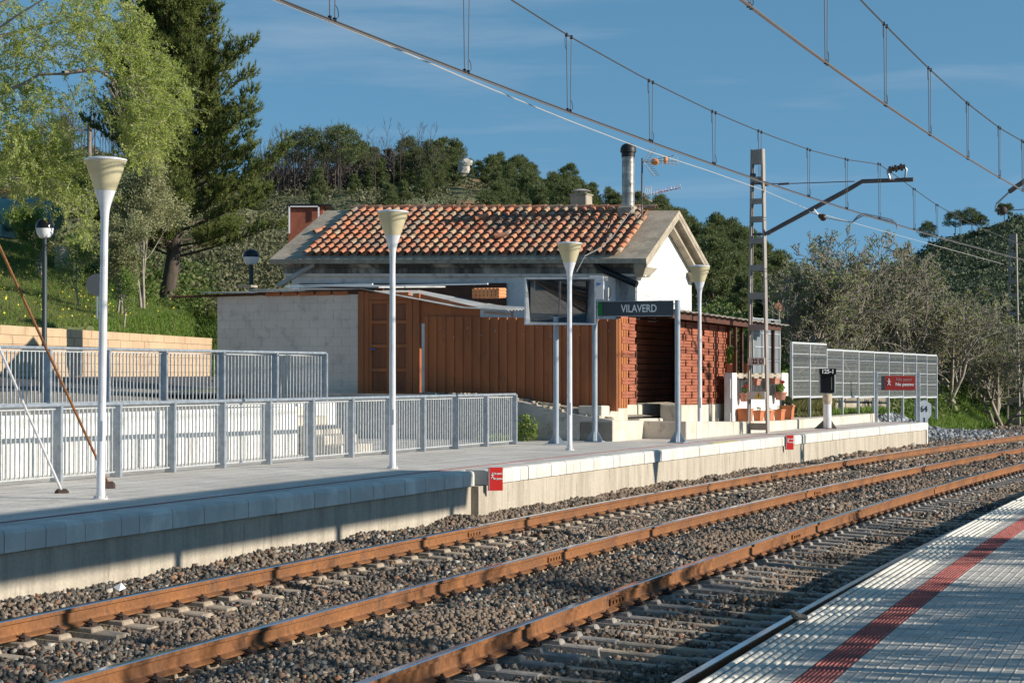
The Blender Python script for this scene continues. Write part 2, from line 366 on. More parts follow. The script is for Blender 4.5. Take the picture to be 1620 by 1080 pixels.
def sweep_sd(s0, s1, step, sec, closed=True):
    """sweep a (d,z) section along the track"""
    n = max(1, int(math.ceil((s1-s0)/step))); k = len(sec); mb = MB(); V = []; F = []
    for i in range(n+1):
        s = s0+(s1-s0)*i/n
        for d, z in sec: V.append(TP(s, d, z))
    for i in range(n):
        for j in range(k if closed else k-1):
            j2 = (j+1) % k; F.append((i*k+j, (i+1)*k+j, (i+1)*k+j2, i*k+j2))
    if closed: F.append(tuple(range(k))); F.append(tuple(range(n*k, (n+1)*k))[::-1])
    return mb.add(V, F)
def grid_sd(s0, s1, ns, d0, d1, nd, zf):
    V = []; F = []
    for i in range(ns+1):
        for j in range(nd+1):
            s = s0+(s1-s0)*i/ns; d = d0+(d1-d0)*j/nd; V.append(TP(s, d, zf(s, d)))
    for i in range(ns):
        for j in range(nd):
            a = i*(nd+1)+j; F.append((a, a+nd+1, a+nd+2, a+1))
    return MB().add(V, F)

# ================================================================== TERRAIN
TX = np.array([-1400, -300, 0, 150, 300, 420, 560, 700, 850, 1000, 1130, 1240, 1400, 1520, 1620, 1900, 3200.])
TZ = np.array([46, 52, 64, 66.5, 72, 80, 100, 150, 220, 300, 500, 700, 3000.])
def yy(y, Z): return 2+(592-y)*Z/3241.
T = np.array([
 [1.3, 1.6, 1.9, 3.6, 5.2, 8, 10, 17, 28, 20, 30, 10, 0],
 [1.3, 1.6, 1.9, 3.5, 5.2, 8, 10, 17, 28, 20, 30, 10, 0],
 [1.3, 1.6, yy(485, 64), yy(478, 66.5), yy(462, 72), yy(388, 80), yy(365, 100), yy(310, 150), yy(245, 220), 16, 12, 5, 0],
 [1.3, 1.6, yy(527, 64), yy(515, 66.5), yy(492, 72), yy(440, 80), yy(400, 100), yy(320, 150), yy(238, 220), 16, 12, 5, 0],
 [1.3, 1.6, 2.2, 2.6, 3.6, yy(485, 80), yy(430, 100), yy(340, 150), yy(285, 220), 14, 12, 5, 0],
 [1.2, 1.5, 1.7, 2.5, 3.0, yy(505, 80), yy(430, 100), yy(375, 150), yy(300, 220), 14, 12, 5, 0],
 [1.2, 1.4, 1.5, 1.7, 2.3, 3.5, 5.5, yy(365, 150), yy(285, 220), 16, 12, 5, 0],
 [1.2, 1.3, 1.4, 1.6, 2.2, 3.5, 5.5, yy(365, 150), yy(275, 220), 16, 12, 5, 0],
 [1.2, 1.3, 1.4, 1.6, 2.2, 3.5, 5.5, yy(380, 150), yy(297, 220), 14, 12, 5, 0],
 [1.0, 1.2, 1.3, 1.5, 2.0, 3.5, 5.5, yy(400, 150), yy(340, 220), 12, 12, 5, 0],
 [.8, 1.0, 1.2, 1.4, 1.7, yy(520, 80), yy(485, 100), yy(440, 150), yy(392, 220), 10, 12, 5, 0],
 [.6, .8, 1.0, 1.2, 1.5, 2.6, yy(520, 100), yy(475, 150), yy(438, 220), 9, yy(480, 500), 8, 0],
 [.3, .5, .7, .9, 1.3, 1.8, 2.6, yy(550, 150), yy(530, 220), 8, yy(430, 500), 20, 0],
 [.2, .3, .6, .9, 1.3, 1.9, 2.5, yy(552, 150), yy(530, 220), 9, yy(372, 500), 26, 0],
 [.2, .3, .6, .9, 1.3, 1.9, 2.5, yy(552, 150), yy(530, 220), 9, yy(342, 500), 30, 0],
 [.2, .3, .6, .9, 1.3, 1.9, 2.5, 4, 6, 10, yy(325, 500), 30, 0],
 [.2, .3, .6, .9, 1.3, 1.9, 2.5, 4, 6, 10, 30, 20, 0]])
def XW(Z): return -14.0+.1314*(Z-56.)       # line of the orange garden wall
def wob(X, Y):
    return (np.sin(X*.31+Y*.17)+np.sin(X*.13-Y*.23+1.7)+np.sin(X*.71+Y*.53+.4)*.5+np.sin(Y*.37-X*.47)*.6)/3
def terr(X, Y):
    X = np.asarray(X, float); Y = np.asarray(Y, float)
    Z = np.clip(Y, 46, 2999); u = np.clip(810+FPX*X/np.maximum(Y, 1), -1399, 3199)
    i = np.clip(np.searchsorted(TX, u)-1, 0, len(TX)-2); j = np.clip(np.searchsorted(TZ, Z)-1, 0, len(TZ)-2)
    fu = (u-TX[i])/(TX[i+1]-TX[i]); fz = (Z-TZ[j])/(TZ[j+1]-TZ[j])
    fu = fu*fu*(3-2*fu)*.5+fu*.5
    z = (T[i, j]*(1-fu)+T[i+1, j]*fu)*(1-fz)+(T[i, j+1]*(1-fu)+T[i+1, j+1]*fu)*fz
    z = z+wob(X, Y)*np.clip((Z-62)/60, 0, 1.5)*.45
    dw = X-XW(Y); dw = dw+.75; z = np.where((Y < 77) & (dw > 0), np.minimum(z, 1.3+np.maximum(0, dw-6)*.3), z)
    z = np.where((Y < 77) & (dw <= 0) & (dw > -30), np.maximum(z, 3.25+.05*np.minimum(-dw, 10)), z)
    s, d = to_sd(X, Y)
    k = np.clip((d-12.6)/4.0, 0, 1); k = k*k*(3-2*k)
    k = np.where(s < 55, 1.0, k)
    z = np.where(d < 12.6, np.where(s < 58, -.5, -.42), -.42*(1-k)+z*k)
    return z
def terrain():
    us = np.concatenate([np.linspace(-1400, -100, 14), np.linspace(-60, 1700, 111), np.linspace(1760, 3200, 14)])
    zs = np.concatenate([np.linspace(46, 80, 60), np.linspace(82, 235, 90), np.linspace(240, 700, 60), np.linspace(760, 3000, 14)])
    U, Zg = np.meshgrid(us, zs); X = (U-810)/FPX*Zg
    H = terr(X, Zg)
    V = np.stack([X, Zg, H], -1).reshape(-1, 3); nu = len(us); F = []
    for j in range(len(zs)-1):
        for i in range(nu-1):
            a = j*nu+i; F.append((a, a+1, a+nu+1)); F.append((a, a+nu+1, a+nu))
    o = nobj('hillside', V, F, M['hill'])
    for p in o.data.polygons: p.use_smooth = True
    o['kind'] = 'structure'; o['label'] = 'wooded green hillside rising behind the station house'; o['category'] = 'hill'
terrain()
struct('ground', MB().add([(-4000, -4000, -.62), (4000, -4000, -.62), (4000, 4000, -.62), (-4000, 4000, -.62)], [(0, 1, 2, 3)]), M['hill'], 'open ground around the station', 'ground')

# ================================================================== TRACK BED
G = 1.668+.07
RA_, RC_ = 8.833-.035, 4.883-.035         # rail centre lines of the two outer rails
RAILS = [RA_, RA_-G, RC_, RC_-G]
RZ = [0.05, -0.05, 0.05, -0.05]           # cant
def bz(d):
    return np.interp(d, [-1, 2.2, 2.8, 3.5, 4.3, 4.9, 5.3, 5.7, 6.2, 6.5, 6.9, 7.4, 8.0, 8.6, 9.05, 9.35, 9.7, 10, 12.5, 14],
                        [-.45, -.385, -.315, -.262, -.214, -.215, -.15, -.09, -.08, -.17, -.275, -.27, -.215, -.18, -.13, -.07, -.01, .01, -.1, -.1])
struct('track_bed', grid_sd(-12, 130, 142, -.5, 13.4, 46, lambda s, d: float(bz(d))-.035+.02*sin(s*3.1+d*5)*cos(d*4.3-s)), M['ballast'], 'ballast bed under the two curving railway tracks', 'track bed', True)
def stones(name, s0, s1, dens, r0, r1, dmin=2.0, dmax=9.8, seed=1):
    rng = np.random.default_rng(seed)
    n = int((s1-s0)*(dmax-dmin)*dens); s = rng.uniform(s0, s1, n); d = rng.uniform(dmin, dmax, n)
    keep = np.ones(n, bool)
    ph = np.abs(((s/.5) % 1)-.5)*.5            # distance to a sleeper axis (axis at k*.5+.25)
    for c in ((RAILS[0]+RAILS[1])/2, (RAILS[2]+RAILS[3])/2):
        u = np.abs(d-c)
        keep &= ~((ph < (.15 if c > 6 else .085)) & (u > (.42 if c > 6 else 0)) & (u < 1.16))
        keep &= ~(np.abs(u-.87) < .085)
    s, d = s[keep], d[keep]; n = len(s)
    z = bz(d)+.02*np.sin(s*3.1+d*5)*np.cos(d*4.3-s)+.03*np.sin(s*1.7+d*2.3)*np.sin(d*1.9-s*.8)+rng.uniform(-.025, .012, n)
    ico = np.array([(-1,-1,-1),(1,-1,-1),(1,1,-1),(-1,1,-1),(-1,-1,1),(1,-1,1),(1,1,1),(-1,1,1)])*.78
    fc = np.array([(0,2,1),(0,3,2),(4,5,6),(4,6,7),(0,1,5),(0,5,4),(1,2,6),(1,6,5),(2,3,7),(2,7,6),(3,0,4),(3,4,7)])
    sc = rng.uniform(r0, r1, (n, 1, 1))*rng.uniform(.5, 1.35, (n, 1, 3))
    V = (ico[None]+rng.uniform(-.42, .42, (n, 8, 3)))*sc
    q = rng.normal(size=(n, 4)); q /= np.linalg.norm(q, axis=1)[:, None]
    w, x, y, zz = q.T
    Rm = np.stack([1-2*(y*y+zz*zz), 2*(x*y-zz*w), 2*(x*zz+y*w), 2*(x*y+zz*w), 1-2*(x*x+zz*zz), 2*(y*zz-x*w), 2*(x*zz-y*w), 2*(y*zz+x*w), 1-2*(x*x+y*y)], -1).reshape(n, 3, 3)
    V = np.einsum('nij,nkj->nki', Rm, V)+TPn(s, d, z)[:, None, :]
    F = (fc[None]+(np.arange(n)*8)[:, None, None]).reshape(-1, 3)
    return V.reshape(-1, 3), F
Vs = []; Fs = []; off = 0
for a in ((7, 19, 900, .012, .029, 2.0, 9.8, 1), (19, 30, 600, .015, .032, 2.6, 9.8, 2), (30, 48, 300, .022, .040, 3., 9.8, 3), (48, 78, 110, .036, .06, 3., 12.0, 4), (78, 110, 25, .07, .10, 2.2, 12.6, 5)):
    V, F = stones('', *a); Vs.append(V); Fs.append(F+off); off += len(V)
o = nobj('ballast_stones', np.concatenate(Vs), np.concatenate(Fs), M['stone'])
tag(o, 'loose grey and rust stained ballast stones around the rails', 'ballast', kind='stuff')

# rails
def rail_profile(h=.16):
    hw, fw, w = .036, .07, .009
    return [(-fw, -h), (fw, -h), (fw, -h+.014), (w+.008, -h+.032), (w, -h+.05), (w, -.045), (hw, -.034), (hw, -.006), (hw-.008, -.0), (-hw+.008, -.0), (-hw, -.006), (-hw, -.034), (-w, -.045), (-w, -h+.05), (-w-.008, -h+.032), (-fw, -h+.014)]
rl = ['rail nearest the opposite platform, rusty with a worn top', 'inner rail of the far track, second from the opposite platform', 'thick rusty rail with blue shiny top, third from the opposite platform', 'rail in shadow right beside the near platform edge']
for i, (rd, rz) in enumerate(zip(RAILS, RZ)):
    t = thing('rail', rl[i], 'rail', TP(25, rd, rz), 0, 'rails of the two tracks')
    t.parent = None
    sec = [(rd-x, rz+z) for x, z in rail_profile()]
    mb = sweep_sd(-8, 128, 1.0, sec); L = t.location.copy(); mb.v = [tuple(Vector(p)-L) for p in mb.v]
    obj('rail_body', mb, M['rust'], t)
    mb = sweep_sd(-8, 128, 1.0, [(rd+.0335, rz-.004), (rd-.0335, rz-.004), (rd-.031, rz+.003), (rd+.031, rz+.003)]); mb.v = [tuple(Vector(p)-L) for p in mb.v]
    obj('running_surface', mb, M['railtop'], t)
    if i < 3:
        for sj in ((24.5, 40), (22.6, 36.5), (17.8, 25.5))[i]:
            b = MB(); q = TP(sj, rd, rz)
            for sg in (-1, 1):
                c = TP(sj, rd+sg*.022, rz-.085)-L; b.box(c, (.42, .02, .06), TROT(sj), .004)
                for k in (-.15, -.05, .05, .15): b.box(TP(sj+k, rd+sg*.038, rz-.085)-L, (.03, .02, .03), TROT(sj))
            obj('fishplate', b, M['rust'], t)

# sleepers
def make_sleeper(label, slim=False):
    t = thing('sleeper', label, 'sleeper', (0, 0, 0), 0, 'x')
    top = -.163
    if slim:
        b = MB(); b.hexa([(-.085, -.6, top-.2), (.085, -.6, top-.2), (.085, .6, top-.2), (-.085, .6, top-.2)], [(-.055, -.6, top-.045), (.055, -.6, top-.045), (.055, .6, top-.045), (-.055, .6, top-.045)])
        obj('middle_bar', b, M['sleeper'], t, bevel=.01)
    for sg in (-1, 1):
        b = MB(); y = sg*.81; w0, w1 = (.13, .10) if not slim else (.085, .062); ya, yb_ = (-.36, .32) if not slim else ((-.44, .21) if sg > 0 else (-.21, .44))
        b.hexa([(-w0-.02, y+ya-.04, top-.2), (w0+.02, y+ya-.04, top-.2), (w0+.02, y+yb_+.04, top-.2), (-w0-.02, y+yb_+.04, top-.2)],
               [(-w1, y+ya, top-.035), (w1, y+ya, top-.035), (w1, y+yb_, top-.035), (-w1, y+yb_, top-.035)])
        b.hexa([(-w1, y-.13, top-.05), (w1, y-.13, top-.05), (w1, y+.20, top-.05), (-w1, y+.20, top-.05)],
               [(-w1+.012, y-.11, top), (w1-.012, y-.11, top), (w1-.012, y+.18, top), (-w1+.012, y+.18, top)])
        obj('concrete_block', b, M['sleeper_grey'] if slim else M['sleeper'], t, bevel=.012)
        for s2 in (-1, 1):
            b = MB(); yc = sg*.869+s2*.095
            b.box((0, yc, top+.012), (.12, .075, .018), 0, .004); b.box((0, yc-s2*.02, top+.03), (.06, .05, .02), 0, .004)
            b.lathe([(.022, 0), (.022, .028), (.012, .032), (.012, .045)], 6, (0, yc+s2*.004, top+.02)); b.box((0, yc+s2*.03, top+.02), (.09, .04, .03), 0, .004)
            obj('rail_clip', b, M['clip'], t)
    return t
cA, cC = (RAILS[0]+RAILS[1])/2, (RAILS[2]+RAILS[3])/2
for ti, (c, s0, s1, lb, gp) in enumerate(((cA, 13.25, 96, 'pale concrete sleeper under the far track, half sunk in ballast', 'sleepers of the far track'), (cC, 7.25, 80, 'dusty grey concrete sleeper under the near track', 'sleepers of the near track'))):
    first = make_sleeper(lb, bool(ti)); first['group'] = gp
    k = 0; s = s0
    roll = math.atan2(.10, 1.738)
    while s < s1 and k < 150:
        loc = TP(s, c+random.uniform(-.01, .01), -.004); rz = TROT(s)+random.uniform(-.01, .01)
        if k == 0: o = first; o.location = loc
        elif s < 50: o = dup(first, loc)
        else:
            o = first.copy(); COL.objects.link(o); o.location = loc
            for ch in [c_ for c_ in first.children if 'clip' not in c_.name]:
                q = ch.copy(); COL.objects.link(q); q.parent = o
        o.rotation_euler = (math.atan2(.10, 1.738), 0, rz)
        s += .5; k += 1

# ================================================================== NEAR PLATFORM
NZ = .385; NE = 2.34
sec = [(NE-.07, NZ-.012), (NE-.07, -.5), (-6, -.5), (-6, NZ-.012)]
struct('near_platform', sweep_sd(-14, 70, 1.0, sec), M['conc'], 'near platform slab in the right foreground', 'platform')
NP = thing('platform_paving', 'grey tiled paving with ribbed white edge and red stripe on the near platform', 'paving', (0, 0, 0))
NP['kind'] = 'structure'
def ribs(s0, s1, d0, d1, w, rows, z, mat, name, gap=.006, tile=.30, rnd=.5, ch=.005, seam=False):
    """long rounded ribs along the track, cut into tiles"""
    V = []; F = []; pitch = (d1-d0)/rows
    secn = [(-.5*pitch+gap/2, 0), (-.5*pitch+gap/2+ch, z*.8), (-.5*pitch+gap/2+ch*2.2, z), (.5*pitch-gap/2-ch*2.2, z), (.5*pitch-gap/2-ch, z*.8), (.5*pitch-gap/2, 0)]
    if seam: secn = [(-.5*pitch, .007), (.5*pitch-.018, .007), (.5*pitch-.012, .0100), (.5*pitch-.006, .0100), (.5*pitch-.001, .0055), (.5*pitch, .005)]
    n = int((s1-s0)/tile)
    for i in range(n):
        a, b = s0+i*tile+.003, s0+(i+1)*tile-.003
        for r in range(rows):
            dc = d0+(r+.5)*pitch; o = len(V)
            jz = random.uniform(-.0012, .0012)
            for s in (a, b):
                for y, zz in secn: V.append(TP(s, dc+y, NZ-.012+zz+jz))
            for k in range(5): F.append((o+k, o+k+1, o+6+k+1, o+6+k))
            F.append((o, o+5, o+4, o+3)); F.append((o+3, o+2, o+1, o)); 
            F.append((o+6, o+7, o+8, o+9)); F.append((o+9, o+10, o+11, o+6))
    return MB().add(V, F)
M['tact'] = pm('tactile_white', (.74, .71, .63), (.62, .59, .52), ns=3, fine=.06, fs=60)
M['ntile'] = pm('grey_tile', (.55, .525, .475), (.46, .44, .40), c3=(.38, .36, .33), ns=1.3, fine=.10, fs=50)
M['nred'] = pm('red_tile', (.42, .125, .11), (.33, .11, .10), c3=(.36, .20, .18), ns=3, fine=.1, fs=60)
obj('edge_strip', ribs(4, 32, 1.99, 2.33, .05, 6, .013, M['tact'], 'edge', .014, .40, ch=.010), M['tact'], NP)
obj('edge_strip_far', sweep_sd(32, 70, 1, [(1.99, NZ), (1.99, NZ-.012), (2.33, NZ-.012), (2.33, NZ)]), M['tact'], NP)
obj('grey_tiles', ribs(4, 32, 1.855, 1.985, .06, 2, .012, M['ntile'], 'g', .007, .40, seam=True), M['ntile'], NP)
obj('red_stripe', ribs(4, 32, 1.655, 1.85, .02, 8, .012, M['nred'], 'r', .010, .20, ch=.003), M['nred'], NP)
obj('grey_tiles', ribs(4, 32, -.30, 1.65, .066, 29, .012, M['ntile'], 'g2', .008, .40, seam=True), M['ntile'], NP)
obj('grey_tiles', sweep_sd(-14, 4, 1, [(-6, NZ-.012), (2.33, NZ-.012), (2.33, NZ), (-6, NZ)]), M['ntile'], NP)
obj('grey_tiles', sweep_sd(4, 70, 1, [(-6, NZ-.012), (-.31, NZ-.012), (-.31, NZ), (-6, NZ)]), M['ntile'], NP)
obj('grey_tiles', sweep_sd(32.01, 70, 1, [(-.305, NZ-.012), (1.985, NZ-.012), (1.985, NZ), (-.305, NZ)]), M['ntile'], NP)
# little sparrow on the edge
bp = at(1377, 900, 13.1); bs, bd = to_sd(bp.x, bp.y)
t = thing('sparrow', 'small grey brown bird perched on the near platform edge', 'bird', TP(float(bs), 2.27, NZ+.004), TROT(float(bs))+2.2)
b = MB()
def ell(b, c, r, n=10, m=7):
    V = []; F = []
    for i in range(m+1):
        th = pi*i/m
        for k in range(n): V.append((c[0]+r[0]*sin(th)*cos(2*pi*k/n), c[1]+r[1]*sin(th)*sin(2*pi*k/n), c[2]+r[2]*cos(th)))
    for i in range(m):
        for k in range(n): F.append((i*n+k, (i+1)*n+k, (i+1)*n+(k+1) % n, i*n+(k+1) % n))
    b.add(V, F)
bm_ = bpy.data.meshes.new('sk'); bo = bpy.data.objects.new('bird_body', bm_); COL.objects.link(bo); bo.parent = t
bm_.from_pydata([(-.035, 0, .045), (0, 0, .05), (.03, 0, .065), (.042, 0, .085), (.062, 0, .083), (-.075, 0, .038)], [(1, 0), (1, 2), (2, 3), (3, 4), (0, 5)], [])
bm_.materials.append(pm('feathers', (.16, .13, .10), (.28, .25, .21), ns=60, rough=.8))
md = bo.modifiers.new('s', 'SKIN'); rads = [.024, .030, .024, .017, .004, .009]
for i, v in enumerate(bm_.skin_vertices[0].data if bm_.skin_vertices else []): v.radius = (rads[i], rads[i])
if not bm_.skin_vertices:
    bmx = bmesh.new(); bmx.from_mesh(bm_); L_ = bmx.verts.layers.skin.verify(); bmx.verts.ensure_lookup_table()
    for i, v in enumerate(bmx.verts): v[L_].radius = (rads[i], rads[i]); v[L_].use_root = (i == 1)
    bmx.to_mesh(bm_); bmx.free()
sb = bo.modifiers.new('ss', 'SUBSURF'); sb.levels = 1; sb.render_levels = 1
for y in (-.012, .012): obj('leg', MB().tube([(0, y, .03), (.004, y, .0), (.016, y, 0)], .002, 5), M['clip'], t)

# ================================================================== FAR PLATFORM
PZ = .63; PE = 9.70
def pe(s): return PE+.10 if s < 27.05 else PE
fp = MB()
for a, b_, e in ((-8, 27.05, PE+.11), (27.05, 58.2, PE)):
    m1 = sweep_sd(a, b_, 1.0, [(e+.035, PZ-.215), (e+.035, -.5), (e+2.0, -.5), (e+2.0, PZ-.215)]); fp.add(m1.v, m1.f)
struct('platform_wall', fp, M['conc_wall'], 'stained concrete face of the opposite platform', 'platform wall')
struct('far_platform', sweep_sd(-8, 58.2, 1.0, [(PE+.335, PZ), (PE+.335, PZ-.21), (16.42, PZ-.21), (16.42, PZ)]), M['pave'], 'grey paved surface of the opposite platform', 'platform')
struct('passage_floor', MB().add([TP(33.9, 16.42, PZ-.003), TP(40.4, 16.42, PZ-.003), TP(40.4, 20.5, PZ-.003), TP(33.9, 20.5, PZ-.003)], [(3, 2, 1, 0)]), M['pave'], 'paved passage between the steps and the retaining wall', 'paving')
KE = MB(); random.seed(3)
s = -6.0
while s < 58.15:
    L = .333; a, b_ = s+.0055, min(s+L-.0055, 58.2)
    if a < 27.05 < b_: b_ = 27.05
    if a < 27.05+.0 and a >= 26.9: pass
    e = pe((a+b_)/2); j = random.uniform(-.004, .004); zt = PZ+.004+random.uniform(-.002, .002)
    prof = [(e+j+.045, PZ-.21), (e+j, PZ-.205), (e+j, zt-.045), (e+j+.012, zt-.014), (e+j+.045, zt), (e+.33 if e == PE else e+.22, zt), (e+.33 if e == PE else e+.22, PZ-.21)]
    V = [TP(a, d, z) for d, z in prof]+[TP(b_, d, z) for d, z in prof]; n = len(prof)
    KE.add(V, [tuple(range(n))]+[tuple(range(n, 2*n))[::-1]]+[(i, n+i, n+(i+1) % n, (i+1) % n) for i in range(n)])
    s += L
kb = struct('platform_kerb', KE, M['kerb'], 'row of white rounded kerb blocks along the opposite platform edge', 'kerb')
struct('red_line', sweep_sd(-8, 58.1, 1.0, [(10.29, PZ), (10.35, PZ), (10.35, PZ+.005), (10.29, PZ+.005)]), M['redline'], 'thin red line painted along the opposite platform', 'painted line')
struct('yellow_mark', sweep_sd(39.0, 40.9, .5, [(9.76, PZ+.008), (9.86, PZ+.008), (9.86, PZ+.012), (9.76, PZ+.012)]), M['yellow'], 'yellow paint patch on the platform kerb', 'painted mark')
struct('platform_end', MB().hexa([TP(58.2, PE, -.5), TP(58.2, 12.0, -.5), TP(58.32, 12.0, -.5), TP(58.32, PE, -.5)], [TP(58.2, PE, PZ), TP(58.2, 12.0, PZ), TP(58.32, 12.0, PZ), TP(58.32, PE, PZ)]), M['kerb'], 'end wall closing the opposite platform', 'platform wall')

# terrace, steps, walls
TZ0 = 1.45
struct('terrace_wall', MB().add(*(lambda m: (m.v, m.f))(sweep_sd(-8, 31.5, 1.0, [(14.9, PZ-.3), (15.1, PZ-.3), (15.1, TZ0), (14.9, TZ0)]))), M['white_render'], 'white rendered wall holding up the terrace behind the platform railing', 'wall')
struct('terrace', grid_sd(-14, 36, 50, 16.6, 31, 12, lambda s, d: TZ0-.004+.008*sin(s*2+d)), M['gravel'], 'light gravel terrace above the platform', 'ground')
struct('terrace_wall', sweep_sd(31.5, 35.9, 1.0, [(16.42, PZ-.3), (16.62, PZ-.3), (16.62, TZ0), (16.42, TZ0)]), M['white_render'], 'short set back wall at the head of the stone steps', 'wall')
struct('terrace_front', grid_sd(-14, 31.5, 45, 15.1, 16.6, 3, lambda s, d: TZ0-.006), M['gravel'], 'gravel strip on top of the white terrace wall', 'ground')
struct('terrace_end', MB().box((TP(36, 19.0, 0)+Vector((0, 0, .95))), (.2, 4.7, .98), TROT(36)), M['retain'], 'end wall of the terrace beside the steps', 'wall')
rv = MB()
def wall_grid(d0, d1, n, z0, z1):
    V = []; F = []; zs = np.linspace(24, 76.6, 28)
    for Z in zs:
        for k in range(n+1): f = k/n; V.append((XW(Z)+d0+(d1-d0)*f, Z, z0+(z1-z0)*f))
    for a in range(len(zs)-1):
        for k in range(n): q = a*(n+1)+k; F.append((q, q+1, q+n+2, q+n+1))
    return MB().add(V, F)
struct('road', wall_grid(.0, 4.4, 4, 1.93, 1.62), M['asphalt'], 'strip of grey asphalt road in front of the orange wall', 'road')
struct('road_verge', wall_grid(4.4, 8.4, 4, 1.622, 1.435), M['gravel'], 'gravel verge sloping from the road to the terrace', 'ground')
yd = [S(-.0, .25, 1.30), S(12.5, .25, 1.56), S(12.5, 14, 1.56), S(.9, 14, 1.1)]
struct('yard', MB().add([S(.3, .2, 1.10), S(3, .2, 1.52), S(12.5, .2, 1.56), S(12.5, 14, 1.56), S(3, 14, 1.4), S(.5, 14, 1.0)], [(0, 5, 4, 1), (1, 4, 3, 2)]), M['gravel'], 'gravelly yard on which the house and sheds stand', 'ground')
# steps
t = thing('stone_steps', 'pale stone steps climbing from the platform to the terrace behind the railing', 'steps', TP(32.2, 14.12, PZ), TROT(32.2))
b = MB()
for i in range(5):
    b.box((0, i*.30+(2.28-i*.30)/2, .08+i*.16), (1.25, 2.28-i*.30, .158), 0, .01)
obj('tread', b, M['whitecon'], t)
# retaining wall of the yard facing the viewer
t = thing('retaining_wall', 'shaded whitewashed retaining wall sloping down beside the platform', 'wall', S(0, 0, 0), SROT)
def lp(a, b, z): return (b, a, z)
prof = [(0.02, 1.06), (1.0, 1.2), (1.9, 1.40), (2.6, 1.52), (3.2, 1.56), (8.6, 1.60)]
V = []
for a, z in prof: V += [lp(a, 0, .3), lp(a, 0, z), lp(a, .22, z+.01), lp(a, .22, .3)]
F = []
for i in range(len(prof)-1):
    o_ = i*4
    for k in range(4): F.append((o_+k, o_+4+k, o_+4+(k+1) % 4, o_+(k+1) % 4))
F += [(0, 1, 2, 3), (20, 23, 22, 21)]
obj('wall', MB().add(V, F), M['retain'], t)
# rubble on the wall top
b = MB(); random.seed(5)
for k in range(160):
    a = random.uniform(.1, 4.5); z = np.interp(a, [p[0] for p in prof], [p[1] for p in prof]); r = random.uniform(.02, .05)
    b.box(lp(a, random.uniform(.03, .6), z+.02), (r*2, r*1.6, r*1.3), random.random()*3, .008)
for a, z in ((1.0, 1.26), (.5, 1.2), (1.5, 1.36)): b.box(lp(a, .35, z), (.2, .38, .07), .1, .01)
tag(obj('rubble', [(S(0, 0, 0)+Matrix.Rotation(SROT, 3, 'Z') @ Vector(v)) for v in b.v] and MB().add([(S(0, 0, 0)+Matrix.Rotation(SROT, 3, 'Z') @ Vector(v)) for v in b.v], b.f), M['conc']), 'loose rubble and broken stones lying on the retaining wall top', 'rubble', kind='stuff')
# ledge blocks along the platform back
t = thing('ledge_wall', 'long low whitewashed block ledge along the back of the opposite platform', 'wall', S(0, 0, 0), SROT)
def ztop(b): return float(np.interp(b, [2, 5, 9.7, 19], [1.01, .93, .86, .85]))
segs = [(0, 2.05, 0.0), (2.07, 4.7, .12)]
fseg = [(1.95, 2.62), (2.64, 3.5), (3.52, 5.4), (5.42, 6.35), (6.37, 7.1), (7.12, 8.4), (8.42, 9.9), (9.92, 11.6), (11.62, 14.0), (14.02, 16.5), (16.52, 18.6)]
b = MB()
for b0, b1, dep in segs:
    b.hexa([lp(dep, b0, .3), lp(dep, b1, .3), lp(.75, b1, .3), lp(.75, b0, .3)], [lp(dep, b0, 1.05), lp(dep, b1, 1.02), lp(.75, b1, 1.02), lp(.75, b0, 1.05)])
random.seed(12)
for b0, b1 in fseg:
    f = lambda q: -.95-.008*q+random.uniform(0, .012)
    zq = lambda q: float(np.interp(q, [2, 5, 9.7, 19], [1.01, .93, .86, .85]))
    b.hexa([lp(f(b0), b0, .3), lp(f(b1), b1, .3), lp(.1 if b0 < 12 else -.5, b1, .3), lp(.1 if b0 < 12 else -.5, b0, .3)], [lp(f(b0), b0, zq(b0)), lp(f(b1), b1, zq(b1)), lp(.1 if b0 < 12 else -.5, b1, zq(b1)), lp(.1 if b0 < 12 else -.5, b0, zq(b0))])
b.hexa([lp(-1.1, 18.62, .3), lp(-1.1, 21.2, .3), lp(-.6, 21.2, .3), lp(-.5, 18.62, .3)], [lp(-1.08, 18.62, .85), lp(-1.0, 20.5, .85), lp(-.7, 20.5, .85), lp(-.5, 18.62, .85)])
obj('blocks', b, M['whitecon'], t, bevel=.02)
b = MB()
b.hexa([lp(.28, .1, 1.0), lp(.28, 1.75, 1.0), lp(.8, 1.75, 1.0), lp(.8, .1, 1.0)], [lp(.28, .1, 1.36), lp(.28, 1.75, 1.33), lp(.8, 1.75, 1.33), lp(.8, .1, 1.36)])
b.hexa([lp(.6, 1.95, 1.0), lp(.6, 5.0, 1.0), lp(.9, 5.0, 1.0), lp(.9, 1.95, 1.0)], [lp(.6, 1.95, 1.34), lp(.6, 5.0, 1.33), lp(.9, 5.0, 1.33), lp(.9, 1.95, 1.34)])
for b0, b1, dd in ((3.7, 5.75, -.30), (5.77, 6.35, -.28), (6.37, 7.0, -.31), (7.02, 7.75, -.29)):
    b.hexa([lp(dd, b0, .8), lp(dd, b1, .8), lp(.2, b1, .8), lp(.2, b0, .8)], [lp(dd, b0, 1.325), lp(dd, b1, 1.305), lp(.2, b1, 1.305), lp(.2, b0, 1.325)])
obj('upper_blocks', b, M['whitecon'], t, bevel=.02)

